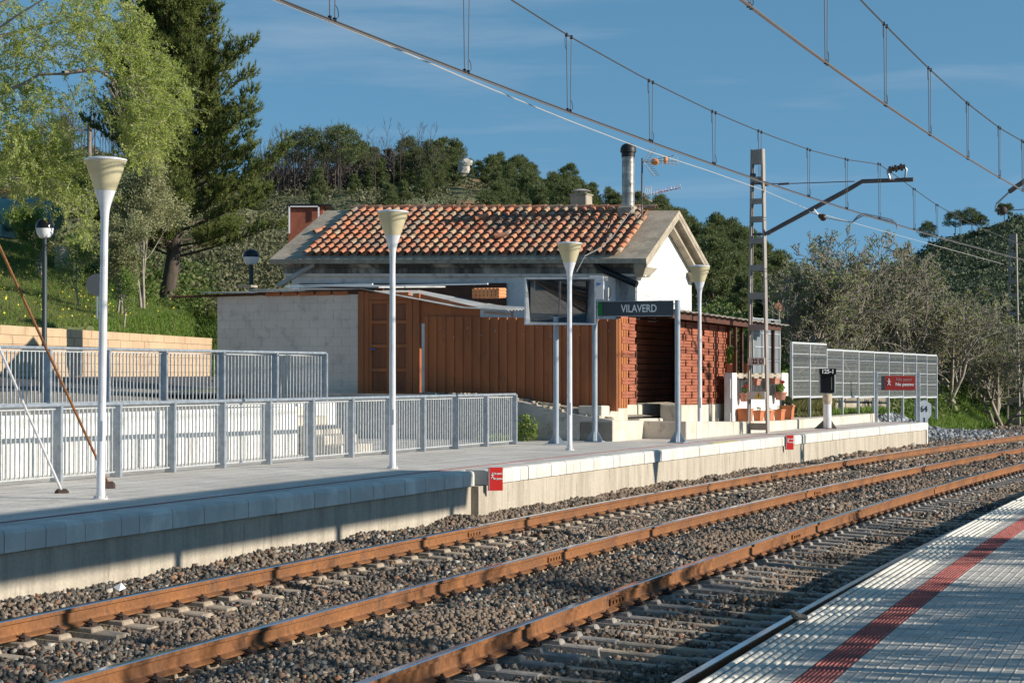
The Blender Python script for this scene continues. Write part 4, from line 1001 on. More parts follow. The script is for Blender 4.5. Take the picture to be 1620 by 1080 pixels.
# dark glass-like wind screens of the porch
ws = thing('wind_screen', 'tall grey wire mesh panel closing the end of the porch', 'screen', S(-.2, bof(1220, -.2), 2.0), SROT)
b = MB()
for k in range(4):
    for j in range(9): pass
b.box((.2, .2, .7), (2.6, .01, 1.45)); obj('mesh_sheet', b, pm('grey_sheet', (.16, .18, .185), (.22, .24, .25), ns=2, rough=.4, stretch=(2, 2, .3)), ws)
b = MB()
for x in (-1.1, -.2, .7, 1.5): b.box((x, .18, .7), (.04, .04, 1.5))
for z in (0.0, .35, .7, 1.05, 1.42): b.box((.2, .18, z), (2.6, .02, .02))
obj('frame', b, M['paleframe'], ws)
# foliage/plants helper
def leafcloud(rng, C, Rr, n, size, flat=.5, asp=.45):
    """n small leaf quads scattered in an ellipsoid"""
    d = rng.normal(size=(n, 3)); d /= np.linalg.norm(d, axis=1)[:, None]; r = rng.uniform(.25, 1, (n, 1))**.5
    P = np.array(C)+d*r*np.array(Rr)
    return leafquads(rng, P, size, asp)
def leafquads(rng, P, size, asp=.45, dirs=None):
    n = len(P); u = rng.normal(size=(n, 3)) if dirs is None else dirs+rng.normal(size=(n, 3))*.4
    u /= np.linalg.norm(u, axis=1)[:, None]; v = rng.normal(size=(n, 3)); v -= u*(u*v).sum(1)[:, None]; v /= np.linalg.norm(v, axis=1)[:, None]
    s = size*rng.uniform(.6, 1.3, (n, 1))
    a, b_, c, d_ = P-u*s*.5, P+v*s*asp*.5, P+u*s*.5, P-v*s*asp*.5
    V = np.stack([a, b_, c, d_], 1).reshape(-1, 3); F = np.arange(n*4).reshape(-1, 4)
    return V, F
def joinVF(L):
    V = []; F = []; o_ = 0
    for v, f in L: V.append(v); F.append(f+o_); o_ += len(v)
    return np.concatenate(V), np.concatenate(F)
def pot(name, label, b, a, z, w, h, mat, plant=None, flower=None, rect=True, grp=None, dep=.22):
    t = thing(name, label, 'flower pot', S(a, b, z), SROT, grp); mb = MB()
    if rect:
        mb.hexa([(-w*.42, -dep*.4, 0), (w*.42, -dep*.4, 0), (w*.42, dep*.4, 0), (-w*.42, dep*.4, 0)], [(-w*.5, -dep*.5, h), (w*.5, -dep*.5, h), (w*.5, dep*.5, h), (-w*.5, dep*.5, h)])
        mb.box((0, 0, h-.022), (w+.025, dep+.025, .04), 0, .005)
        obj('pot', mb, mat, t)
    else:
        mb.lathe([(w*.33, 0), (w*.46, h-.05), (w*.52, h-.05), (w*.52, h), (w*.44, h), (w*.43, h-.04)], 16); obj('pot', mb, mat, t, True)
    rng = np.random.default_rng(int(b*100))
    if plant:
        ph, pr, n, ls, mt = plant
        V, F = leafcloud(rng, (0, 0, h+ph*.5), (pr*.7, pr*.55, ph*.55), n, ls)
        nobj('plant', V, F, mt, t)
    if flower:
        ox, oz, n, mt = flower; V, F = leafcloud(rng, (ox*.5, -.03, h+oz), (.07, .06, .05), n, .045, asp=.8); nobj('flowers', V, F, mt, t)
    return t
gz = 'terracotta flower pots on the porch'
zl = lambda b: ztop(b)
PA = -.78
def pb(px, a=PA): return bof(px, a)
pot('flower_pot', 'wide orange terracotta trough at the left end of the ledge', pb(1179), PA, zl(7), .42, .30, M['terra'], None, None, True, gz, .27)
pot('flower_pot', 'second orange trough from the left on the ledge, behind the mast leg', pb(1200), PA, zl(8), .36, .25, M['terra'], (.08, .12, 30, .06, M['bushy']), None, True, gz, .19)
pot('flower_pot', 'middle orange trough on the ledge, right of the mast', pb(1216), PA, zl(9), .36, .25, M['terra'], (.06, .1, 24, .06, M['bushy']), None, True, gz, .18)
pot('flower_pot', 'orange trough with a small weed, second from right on the ledge', pb(1233), PA, zl(10), .40, .27, M['terra'], (.08, .14, 40, .05, M['bushy']), None, True, gz, .20)
pot('flower_pot', 'big orange pot with a spiky grey green plant at the right end of the ledge', pb(1248)+.1, PA+.05, zl(11), .42, .36, M['terra'], (.22, .24, 170, .11, M['olive']), None, True, gz, .24)
pot('flower_pot', 'terracotta bowl with red flowers hung on the porch wall, left of the mast', pb(1177, -.72), -.74, 1.36, .29, .20, M['terra_old'], (.14, .16, 90, .06, M['bushy']), (-.0, .15, 40, M['redflower']), False, gz)
pot('flower_pot', 'terracotta bowl with leafy red geranium hung on the porch wall, right of the mast', pb(1232, -.72), -.76, 1.36, .33, .20, M['terra_old'], (.20, .20, 220, .07, M['young']), (.16, .24, 60, M['redflower']), False, gz)
pot('flower_pot', 'small pinkish trough fixed under the coping left of the mast leg', pb(1197, -.7), -.70, 1.74, .36, .15, M['terra_old'], None, None, True, gz, .12)
pot('flower_pot', 'small pinkish trough fixed under the coping at the right pier', pb(1226, -.7), -.70, 1.76, .50, .15, M['terra_old'], None, None, True, gz, .14)
pot('flower_pot', 'orange pot with tall green leaves standing on the left pier', pb(1156, -.6)+.05, -.55, 2.037, .15, .22, M['terra'], (.40, .10, 70, .18, M['young']), None, False, gz)
pot('flower_pot', 'pinkish pot with pink flowers standing on the left pier', pb(1164, -.5), -.45, 2.037, .14, .22, M['terra_old'], (.22, .12, 90, .08, M['bushy']), (.0, .30, 50, M['pinkflower']), False, gz)
pot('flower_pot', 'orange pot standing alone on the lattice coping', pb(1182, -.52), -.52, 2.035, .17, .22, M['terra'], None, None, False, gz)

# ================================================================== RAILINGS
def railing(label, s0, s1, npost, dfun, z0, h, zbar0, slope=None, nb=17, name='railing'):
    t = thing(name, label, 'railing', TP((s0+s1)/2, dfun((s0+s1)/2), z0), 0)
    L = t.location.copy()
    ss = np.linspace(s0, s1, npost)
    for i, s in enumerate(ss):
        b = MB(); b.box(TP(s, dfun(s)+.01, z0+h/2)-L, (.016, .16, h-.01), TROT(s), .003)
        b.box(TP(s+.02, dfun(s)-.06, z0+h/2)-L, (.05, .02, h-.01), TROT(s))
        obj('post', b, M['galv'], t)
    b = MB()
    for i in range(npost-1):
        a, c = ss[i], ss[i+1]
        pa, pc = TP(a, dfun(a)-.04, z0+h)-L, TP(c, dfun(c)-.04, z0+h)-L
        b.tube([pa, pc], .026, 8)
    obj('handrail', b, M['galv'], t, True)
    for i in range(npost-1):
        a, c = ss[i], ss[i+1]; b = MB()
        for zz in (zbar0, h-.05):
            pa, pc = TP(a+.01, dfun(a), z0+zz)-L, TP(c-.01, dfun(c), z0+zz)-L
            b.box((pa+pc)/2, ((pc-pa).length, .03, .018), TROT((a+c)/2))
        for k in range(nb):
            s = a+(c-a)*(k+1)/(nb+1); b.box(TP(s, dfun(s), z0+(zbar0+h-.05)/2)-L, (.018, .018, h-.05-zbar0-.012), TROT(s))
        obj('bar_panel', b, M['galv_bar'], t)
    return t
railing('long lower galvanised railing along the back of the opposite platform', 17.2, 37.3, 16, lambda s: 13.75-(s-21)*.0285, PZ, .98, .07, nb=13)
railing('upper galvanised railing on the terrace edge in front of the shed', 20.8, 35.6, 10, lambda s: 17.1-max(0, s-30)*.10, TZ0-.02, .98, .12, nb=15)

# orange block wall behind the road
t = thing('garden_wall', 'sunlit orange block wall below the grassy bank', 'wall', Vector((-13.4, 61, 1.8)), 0)
L = t.location.copy(); b = MB(); random.seed(8)
Z = 34.0; hd_ = math.atan(.1314)
cols_ = []
while Z < 77.2: cols_.append(Z); Z += .62
for r_ in range(6):
    for Zc in cols_:
        Za = Zc+(.31 if r_ % 2 else 0); Zb = Za+.612; z0 = 1.82+r_*.257; z1 = z0+.246; e = random.uniform(-.008, .008)
        b.hexa([Vector((XW(Za)+e, Za, z0))-L, Vector((XW(Zb)+e, Zb, z0))-L, Vector((XW(Zb)-1.25, Zb, z0))-L, Vector((XW(Za)-1.25, Za, z0))-L], [Vector((XW(Za)+e, Za, z1))-L, Vector((XW(Zb)+e, Zb, z1))-L, Vector((XW(Zb)-1.25, Zb, z1))-L, Vector((XW(Za)-1.25, Za, z1))-L])
obj('blocks', b, M['orange_wall'], t)

# ================================================================== PLATFORM LAMPS
def make_lamp():
    t = thing('platform_lamp', 'x', 'lamp', (0, 0, 0), 0, 'funnel shaped platform lamps')
    h = 3.74
    obj('pole', MB().lathe([(.053, 0), (.053, .07), (.049, .09), (.046, 1.5), (.041, 2.985), (.041, 2.99)], 20), M['lamp_pole'], t, True)
    bq_ = MB(); bq_.lathe([(.085, 0), (.085, .012), (.06, .016)], 14)
    for kx, ky in ((.065, .0), (-.065, 0), (0, .065), (0, -.065)): bq_.lathe([(.010, .012), (.010, .035)], 6, (kx, ky, 0))
    obj('access_door', MB().box((0, -.047, .75), (.05, .012, .22), 0, .004), M['greypost'], t)
    obj('base_plate', bq_, M['lamp_pole'], t)
    obj('flare', MB().lathe([(.043, 2.985), (.044, 3.06), (.048, 3.14), (.057, 3.20), (.072, 3.26), (.092, 3.32), (.114, 3.385), (.117, 3.395)], 24), M['lamp_pole'], t, True)
    obj('lamp_shade', MB().lathe([(.116, 3.397), (.152, 3.50), (.196, 3.63), (.228, 3.725)], 28), M['lamp_shade'], t, True)
    obj('shade_rim', MB().lathe([(.229, 3.722), (.235, 3.726), (.235, 3.742), (.20, 3.75), (.16, 3.76), (.05, 3.762)], 28), M['lamp_pole'], t, True)
    return t
lamp = make_lamp()
LB = [((-4.53, 22.57), 'closest funnel lamp with a yellowed shade, left of the whole row'), ((-1.74, 29.83), 'second funnel lamp from the left, in front of the brown door'), ((1.04, 37.03), 'third funnel lamp, standing in front of the mirror box'), ((4.11, 44.88), 'farthest funnel lamp, in front of the white gable')]
for i, ((x, y), lb) in enumerate(LB):
    o = lamp if i == 0 else dup(lamp, (x, y, PZ)); o.location = (x, y, PZ); o['label'] = lb
    o.rotation_euler = (0, radians(.7) if i == 0 else 0, 0)
# street lamps with globes beyond
def make_globe():
    t = thing('street_lamp', 'x', 'lamp', (0, 0, 0), 0, 'dark globe street lamps on the road')
    obj('post', MB().lathe([(.11, 0), (.11, .9), (.075, .95), (.065, 3.9), (.065, 3.95)], 12), pm('lamp_green', (.035, .05, .055), rough=.5), t, True)
    b = MB(); n = 18; b.lathe([(.06, 3.93), (.16, 3.96), (.225, 4.06), (.25, 4.19)], n); obj('globe', b, M['globe'], t, True)
    b = MB(); b.lathe([(.255, 4.19), (.25, 4.26), (.21, 4.36), (.12, 4.43), (.02, 4.45)], n); obj('cap', b, M['black_gloss'], t, True)
    return t
gl = make_globe()
p = at(70, 590, 45); gl.location = (p.x, p.y, 1.6); gl['label'] = 'dark green street lamp with a globe, in front of the orange wall'
gl.scale = (.80, .80, (yy(345, 45)-1.6)/4.45)
p = at(397, 590, 56.5); o = dup(gl, (p.x, p.y, 1.7), 0, 'globe street lamp showing its head above the block shed roof'); o.scale = (.92, .92, (yy(394, 56.5)-1.7)/4.45)

# ================================================================== SIGNS AND PLATFORM FURNITURE
st = thing('station_sign', 'dark grey station name board with a green end, on two grey posts', 'sign', (2.50, 41.35, PZ), radians(-20))
for x in (-.87, .87):
    b = MB(); b.lathe([(.055, 0), (.055, 2.86)], 16, (x, 0, 0)); po = obj('post', b, M['greypost'], st, True)
    b = MB(); b.box((x, 0, .012), (.34, .30, .02), 0, .004)
    for sx in (-1, 1): b.prism([(x+sx*.05, -.008, .02), (x+sx*.17, -.008, .02), (x+sx*.05, -.008, .24)], (0, .016, 0))
    b.prism([(x-.008, -.05, .02), (x-.008, -.15, .02), (x-.008, -.05, .24)], (.016, 0, 0))
    obj('foot', b, M['greypost'], st)
b = MB(); b.box((.0, -.02, 2.695), (1.58, .06, .285), 0, .008); bd = obj('name_board', b, M['sign_grey'], st)
b = MB(); b.box((-.735, -.055, 2.695), (.10, .012, .27)); obj('green_end', b, M['sign_green'], bd)
text('lettering', 'VILAVERD', .215, M['white'], bd, (0.08, -.054, 2.69), (pi/2, 0, 0), .001, 'CENTER', .78, .0028)
b = MB(); b.box((0, -.02, 2.846), (1.59, .07, .012)); b.box((0, -.02, 2.546), (1.59, .07, .012))
for x in (-.82, .82): b.box((x, -.02, 2.78), (.10, .02, .02)); b.box((x, -.02, 2.62), (.10, .02, .02))
obj('board_trim', b, M['galv'], st)
# phone/speaker box on the left post
pbx = thing('speaker_box', 'pale grey equipment box with a loudspeaker on top of the left sign post', 'box', (1.70, 41.55, 3.50), radians(-8))
b = MB(); b.box((.02, 0, .25), (.30, .22, .48), 0, .01); obj('case', b, pm('light_grey', (.42, .45, .48), rough=.45), pbx)
b = MB(); b.box((.03, -.115, .33), (.16, .006, .03)); b.prism([(.02, -.113, .27), (.04, -.113, .27), (.03, -.113, .255)], (0, -.005, 0)); obj('blue_mark', b, M['blue'], pbx)
b = MB(); b.hexa([(.18, -.08, .02), (.26, -.10, .0), (.26, .1, .0), (.18, .08, .02)], [(.18, -.08, .22), (.26, -.10, .26), (.26, .1, .26), (.18, .08, .22)]); b.box((.20, 0, .44), (.08, .1, .08), .3); obj('horn', b, M['tin'], pbx)
obj('cable', MB().tube([(.25, 0, .02), (.30, 0, .1), (.31, 0, .22), (.27, 0, .30)], .012, 6), M['dark'], pbx)
# mirror box
mb_ = thing('platform_mirror', 'large framed mirror box on a grey post for train drivers', 'mirror', (.86, 40.03, PZ), 0)
b = MB(); b.lathe([(.055, 0), (.055, 2.5)], 16); obj('post', b, M['greypost'], mb_, True)
b = MB(); b.box((0, 0, .012), (.42, .34, .02), 0, .004)
for sx in (-1, 1): b.prism([(sx*.05, -.008, .02), (sx*.18, -.008, .02), (sx*.05, -.008, .18)], (0, .016, 0))
b.prism([(-.008, -.05, .02), (-.008, -.16, .02), (-.008, -.05, .18)], (.016, 0, 0)); obj('foot', b, M['greypost'], mb_)
x0, x1, z0, z1 = -.62, .77, 2.33, 3.25
b = MB(); yb, yf = .12, -.28
def frame(b, ox0, ox1, oz0, oz1, ix0, ix1, iz0, iz1, yo, yi):
    O = [(ox0, yo, oz0), (ox1, yo, oz0), (ox1, yo, oz1), (ox0, yo, oz1)]; I = [(ix0, yi, iz0), (ix1, yi, iz0), (ix1, yi, iz1), (ix0, yi, iz1)]
    b.add(O+I, [(i, (i+1) % 4, 4+(i+1) % 4, 4+i) for i in range(4)])
frame(b, x0, x1, z0, z1, x0+.03, x1-.03, z0+.03, z1-.03, yf, yf)
frame(b, x0+.03, x1-.03, z0+.03, z1-.03, x0+.13, x1-.20, z0+.07, z1-.07, yf, yb-.02)
frame(b, x0, x1, z0, z1, x0+.05, x1-.05, z0+.05, z1-.05, yf, yb)
b.add([(x0+.05, yb, z0+.05), (x1-.05, yb, z0+.05), (x1-.05, yb, z1-.05), (x0+.05, yb, z1-.05)], [(0, 3, 2, 1)])
obj('hood', b, M['galv'], mb_)
V = []; F = []; n = 24
for i in range(n+1):
    for j in range(n+1):
        u, v = i/n*2-1, j/n*2-1; V.append((x0+.12+(x1-x0-.31)*i/n, yb-.15-.07*(1-u*u*.5-v*v*.5)-.10*v, z0+.06+(z1-z0-.12)*j/n))
for i in range(n):
    for j in range(n): q = i*(n+1)+j; F.append((q, q+n+1, q+n+2, q+1))
obj('mirror_glass', MB().add(V, F), M['mirror'], mb_, True)
# signal marker 125-1
sg = thing('signal_marker', 'small black numbered signal box on a white post', 'signal', (7.95, 51.67, PZ), radians(-2))
b = MB(); b.lathe([(.105, 0), (.105, .86)], 16); obj('post', b, M['lamp_pole'], sg, True)
b = MB(); b.box((0, 0, .01), (.4, .3, .02)); b.prism([(-.34, -.01, .0), (-.1, -.01, .0), (-.1, -.01, .22)], (0, .02, 0)); b.prism([(.1, -.01, .0), (.24, -.01, .0), (.1, -.01, .22)], (0, .02, 0)); obj('foot', b, M['steel_dark'], sg)
b = MB(); b.lathe([(.11, .62), (.12, .66), (.12, .84), (.11, .88)], 14); obj('collar', b, pm('stained_collar', (.42, .33, .22), (.55, .50, .42), ns=9), sg, True)
b = MB(); b.box((.0, .05, 1.19), (.40, .16, .60), 0, .01); cs = obj('case', b, M['greypost'], sg)
b = MB(); b.box((0, -.045, 1.14), (.34, .04, .46)); b.box((0, -.075, 1.44), (.42, .09, .15), 0, .005); obj('black_face', b, M['black_gloss'], sg)
b = MB(); b.box((.10, -.068, 1.14), (.018, .004, .32)); obj('highlight_bar', b, pm('grey_strip', (.18, .20, .16), rough=.4), sg)
text('number', '125-1', .145, M['white'], sg, (0, -.122, 1.44), (pi/2, 0, 0), .003, 'CENTER', .95, .004)
# milestone 64 1
ms = thing('milestone', 'white track distance marker with a slanted top at the platform end', 'marker', at(1461, 670, 62.0), 0)
ms.location.z = .25
b = MB(); b.prism([(-.14, 0, 0), (.14, 0, 0), (.14, 0, .40), (.24, 0, .52), (.24, 0, .85), (0.04, 0, .98), (-.16, 0, .90), (-.16, 0, .4)], (0, .10, 0)); obj('plate', b, pm('white_marker', (.60, .66, .72), (.5, .55, .62), ns=3), ms)
text('number', '64', .26, M['dark'], ms, (.02, -.006, .70), (pi/2, 0, 0), .003, 'CENTER', .85)
text('number', '1', .24, M['dark'], ms, (.03, -.006, .36), (pi/2, 0, 0), .003)
# no pasar sign
ns_ = thing('warning_sign', 'wide red no crossing sign on two white posts at the platform end', 'sign', (11.2, 59.6, PZ), radians(-3))
for x in (-.60, .62):
    obj('post', MB().box((x, 0, .72), (.09, .08, 1.46), 0, .01), M['galv'], ns_)
b = MB(); b.box((.03, -.03, 1.12), (.98, .04, .42), 0, .006); pb = obj('sign_board', b, M['red_dull'], ns_)
b = MB(); b.box((-.41, -.052, 1.12), (.11, .012, .415)); obj('grey_end', b, M['sign_grey'], pb)
text('lettering', 'No pasar', .13, pm('dim_letter', (.50, .32, .30), rough=.5), pb, (.20, -.053, 1.22), (pi/2, 0, 0), .002, 'CENTER', .95)
text('lettering', 'No passeu', .13, M['white'], pb, (.21, -.053, 1.08), (pi/2, 0, 0), .002, 'CENTER', .95, .003)
def walker(mb, x, z, s, y=-.056):
    th = .006
    def ln(p, q, w):
        p, q = Vector((p[0], 0, p[1])), Vector((q[0], 0, q[1])); d = (q-p).normalized(); n_ = Vector((-d.z, 0, d.x))*w/2
        mb.prism([(x+(v.x)*s, y, z+(v.z)*s) for v in (p+n_, p-n_, q-n_, q+n_)], (0, -th, 0))
    mb.prism([(x+(.0+.09*cos(k*pi/4))*s, y, z+(.92+.09*sin(k*pi/4))*s) for k in range(8)], (0, -th, 0))
    ln((0, .80), (0, .40), .16); ln((0, .42), (.20, .0), .09); ln((0, .42), (-.20, .02), .09); ln((0, .76), (.24, .50), .07); ln((0, .76), (-.24, .56), .07)
b = MB(); walker(b, -.24, 1.05, .20); obj('walking_figure', b, M['white'], pb)
# small red signs on the platform face
def redplate(s, d, zc, w, h, label, rz):
    t = thing('small_red_sign', label, 'sign', TP(s, d, zc), rz)
    obj('plate', MB().box((0, 0, 0), (w, .035, h), 0, .003), M['red'], t)
    obj('plate_edge', MB().box((-w/2-.004, .0, 0), (.012, .08, h)), M['galv'], t)
    b = MB(); walker(b, -w*.26, .02*h, h*.26, -.018); obj('walking_figure', b, M['white'], t)
    for k, tx in enumerate(('No pasar', 'No passeu')):
        text('lettering', tx, h*.13, M['white'], t, (w*.13, -.0205, h*(.24-.22*k)), (pi/2, 0, 0), .002, 'CENTER', .75, .001)
    return t
p = at(775, 762, 28.8)
redplate(27.32, 9.58, .51, .20, .33, 'small red no crossing plate on the platform wall at the shadow edge', radians(10))
p = at(1223, 707, 45.2); s_, d_ = to_sd(p.x, p.y)
redplate(44.2, 9.60, .50, .17, .32, 'small red no crossing plate farther along the platform wall, below the mast', radians(8))

# guy rods and anchors
def on_line(px, py, d, z_guess=None):
    ss_ = np.arange(-2, 60, .02); P_ = TPn(ss_, d, 0.); x_ = 810+FPX*P_[:, 0]/np.maximum(P_[:, 1], .5); i_ = int(np.argmin(np.abs(x_-px))); s_ = float(ss_[i_])
    q_ = at(px, py, float(P_[i_, 1])); return s_, q_.z
for (ax, ay, bx, by), mt, lb, r_ in (((98, 777, 0, 555), M['lamp_pole'], 'pale steel guy rod running down to an anchor left of the first lamp', .016), ((172, 765, 0, 395), M['rust'], 'rusty orange guy rod passing behind the first lamp pole', .016)):
    s0, z0 = on_line(ax, ay, 12.33); s1, z1 = on_line(bx, by, 12.33); k = (7.3-z0)/(z1-z0)
    se = s0+(s1-s0)*k
    base = TP(s0, 12.33, PZ)
    t = thing('guy_rod', lb, 'guy rod', base, 0)
    obj('rod', MB().tube([TP(s0, 12.33, z0)-base, TP((s0+se)/2, 12.33, (z0+7.3)/2)-base, TP(se, 12.33, 7.3)-base], r_, 8), mt, t, True)
    tn = MB(); q0 = TP(s0, 12.33, z0)-base; tn.box(q0+Vector((0, 0, -.03)), (.16, .10, .12), .4, .03); tn.tube([q0+Vector((-.02, 0, -.02)), q0+Vector((.05, .03, -.14))], .03, 6); tn.tube([q0+Vector((.0, 0, -.02)), q0+Vector((.12, .03, -.14))], .022, 6)
    obj('anchor', tn, M['clip'], t)
    GUY_S = se
# the white scrap on the ballast
tag(obj('paper_scrap', MB().add([TP(16.75, 9.30, .0), TP(16.84, 9.28, .02), TP(16.88, 9.37, .05), TP(16.78, 9.38, .03), TP(16.82, 9.32, .07)], [(0, 1, 4), (1, 2, 4), (2, 3, 4), (3, 0, 4)]), M['white']), 'crumpled white scrap of paper on the ballast below the platform', 'litter')

# ================================================================== CATENARY
def make_mast(h=6.6, wb=.42, wt=.26, label='x'):
    t = thing('catenary_mast', label, 'mast', (0, 0, 0), 0, 'steel catenary masts')
    for sg in (-1, 1):
        b = MB(); n = 1
        xb, xt = sg*wb/2, sg*wt/2
        def ch(x, z, w, dpt): return [(x-w/2, -dpt/2, z), (x+w/2, -dpt/2, z), (x+w/2, dpt/2, z), (x-w/2, dpt/2, z)]
        b.hexa(ch(xb, 0, .045, .12), ch(xt, h, .045, .12))
        b.hexa([(p_[0]+(-sg*.035), p_[1], p_[2]) for p_ in ch(xb, 0, .028, .012)], [(p_[0]+(-sg*.035), p_[1], p_[2]) for p_ in ch(xt, h, .028, .012)])
        obj('upright', b, M['steel'], t)
    for zc, hh in ((.18, .16), (.90, .17), (1.69, .17), (2.48, .13), (3.21, .15), (3.86, .14), (4.49, .13), (4.99, .13), (5.41, .12), (5.92, .12), (6.44, .34)):
        if zc < h-.1:
            w = wb+(wt-wb)*zc/h; b = MB()
            for yy_ in (-.064, .064): b.box((0, yy_, zc), (w+.03, .008, hh), 0)
            obj('batten_plate', b, M['steel'], t)
    return t
mrz = math.atan2(47.27-47.78, 5.89-5.55)+pi*0   # direction of the mast legs in plan
mrz = radians(-35)
m1 = make_mast(6.62, .50, .27, 'tall steel lattice mast carrying the numbered plate beside the flower pots'); m1.location = TP(46.1, 10.88, PZ-.02); m1.rotation_euler = (0, 0, mrz)
# plates with writing
b = MB(); b.box((0, -.09, 1.69), (.44, .02, .17)); npz = obj('number_plate', b, M['plate'], m1)
text('lettering', '22 D', .15, M['dark'], npz, (.04, -.102, 1.685), (pi/2, 0, 0), .002, 'CENTER', 1.0, .004)
b = MB(); b.box((0, -.088, .90), (.46, .02, .18)); wp = obj('warning_plate', b, M['plate'], m1)
obj('yellow_triangle', MB().prism([(-.02, -.10, .825), (.16, -.10, .825), (.07, -.10, .985)], (0, -.006, 0)), M['sign_yel'], wp)
obj('bolt_symbol', MB().prism([(.062, -.108, .95), (.078, -.108, .95), (.072, -.108, .90), (.082, -.108, .90), (.066, -.108, .84), (.068, -.108, .885), (.058, -.108, .885)], (0, -.003, 0)), M['dark'], wp)
# bracket arm
ML = m1.location.copy(); im = Matrix.Rotation(-mrz, 3, 'Z')
def mp_(px, py, Z): return im @ (at(px, py, Z)-ML)
Zm = ML.y
def armZ(px): return Zm-.05-(px-1200)/245*1.35
arm_pts = [(1212, 370), (1290, 328), (1340, 301), (1364, 287), (1445, 284)]
b = MB(); b.tube([mp_(x, y, armZ(x)) for x, y in arm_pts], [.05, .055, .055, .05, .05], 8); arm = obj('bracket_arm', b, M['steel_dark'], m1, True)
obj('tie_rod', MB().tube([mp_(1205, 290, Zm), mp_(1235, 291, armZ(1235)), mp_(1352, 287, armZ(1352))], .012, 6), M['steel_dark'], m1)
b = MB(); b.tube([mp_(1190, 371, Zm), mp_(1218, 370, Zm)], .03, 6); obj('clamp', b, M['steel_dark'], m1)
b = MB(); b.tube([mp_(1188, 291, Zm), mp_(1212, 290, Zm)], .03, 6); b.box(mp_(1210, 291, Zm), (.16, .16, .10), 0, .02); obj('clamp', b, M['steel_dark'], m1)
b = MB(); b.box(mp_(1240, 291, armZ(1240)), (.3, .03, .05), 0, .01); obj('tensioner', b, M['steel_dark'], m1)
b = MB(); b.box(mp_(1191, 277, Zm), (.12, .12, .08), 0, .02); obj('clamp', b, M['steel_dark'], m1)
Zi = armZ(1418)
b = MB(); b.tube([mp_(1408, 284, Zi), mp_(1404, 272, Zi), mp_(1407, 266, Zi), mp_(1413, 264, Zi)], .03, 8); b.tube([mp_(1428, 262, Zi), mp_(1434, 268, Zi), mp_(1432, 282, Zi), mp_(1420, 284, Zi), mp_(1408, 283, Zi)], .03, 8)
obj('insulator_bracket', b, M['galv'], m1, True)
b = MB(); 
for k in range(6):
    q0 = mp_(1407+k*4.4, 269-k*1.0, Zi); q1 = mp_(1409.6+k*4.4, 268.4-k*1.0, Zi); b.tube([q0, q1], .085 if k % 2 == 0 else .055, 10)
obj('insulator', b, pm('brown_ceramic', (.06, .03, .02), rough=.3), m1, True)
Zs = armZ(1300)
b = MB(); b.tube([mp_(1280, 335, Zs), mp_(1298, 341, Zs), mp_(1303, 344, Zs), mp_(1348, 352, armZ(1348))], .014, 6); b.tube([mp_(1288, 331, Zs), mp_(1296, 342, Zs)], .012, 6)
for dy in (0, 3): b.tube([mp_(1348, 352, armZ(1348)), mp_(1357, 342+dy, armZ(1357)), mp_(1366, 338+dy, armZ(1366)), mp_(1410, 347+dy, armZ(1410)), mp_(1418, 352+dy, armZ(1418)), mp_(1420, 360+dy, armZ(1420))], .016, 6)
obj('steady_arm', b, M['galv'], m1, True)
b = MB(); ell(b, mp_(1302, 344, Zs), (.085, .085, .085)); ell(b, mp_(1298, 342, Zs), (.06, .06, .06)); obj('steady_insulator', b, pm('brown_ceramic2', (.05, .03, .02), rough=.3), m1, True)
# far mast
m2 = dup(m1, TP(83.4, 13.1, -.1), radians(-30), 'farther steel mast at the right, standing in the bushes')
for c in list(m2.children):
    if c.name.split('.')[0] in ('bracket_arm', 'tie_rod', 'clamp', 'tensioner', 'insulator_bracket', 'insulator', 'steady_arm', 'steady_insulator', 'number_plate', 'warning_plate'):
        for g_c in list(c.children): bpy.data.objects.remove(g_c)
        bpy.data.objects.remove(c)
m2.scale = (1.0, 1.0, (yy(370, m2.location.y)+.1)/6.62)
# mast holding the guy rods, outside the view
m3 = dup(m2, TP(GUY_S, 12.2, PZ), radians(-35), 'steel mast off to the left holding the guy rods'); m3.scale = (1, 1, 1.04)
# near-side mast and its arm entering from the right
m4 = dup(m2, TP(47.3, -1.3, NZ), radians(20), 'steel mast beside the near platform whose arm reaches in from the right'); m4.scale = (1, 1, 1.05)
M4 = m4.location.copy(); 
def m4p(P): return Matrix.Rotation(-radians(20), 3, 'Z') @ (P-M4)
def m4s(v): return Vector((v.x, v.y, v.z/1.05))
q = [TP(37.5, -1.2, 7.2), TP(37.4, 2.4, 5.85), TP(37.4, 2.9, 5.52)]
a1_ = at(1620, 287, 43.3); a2_ = at(1577, 322, 43.9); a3_ = at(1575, 329, 43.9)
b = MB(); b.tube([m4s(m4p(v)) for v in (TP(47.3, -1.2, 6.9), a1_+Vector((1.2, -.4, .95)), a1_, at(1597, 303, 43.6))], .05, 8); obj('bracket_arm', b, M['steel_dark'], m4, True)
b = MB(); b.tube([m4s(m4p(v)) for v in (at(1602, 299, 43.6), a2_, a3_)], .02, 6); b.tube([m4s(m4p(v)) for v in (a3_, at(1592, 333, 43.8), a1_+Vector((1.0, -.2, -.55)))], .012, 6); obj('steady_arm', b, M['galv'], m4, True)
b = MB(); ell(b, m4s(m4p(at(1587, 333, 43.8))), (.09, .09, .09)); obj('insulator', b, M['clip'], m4, True)

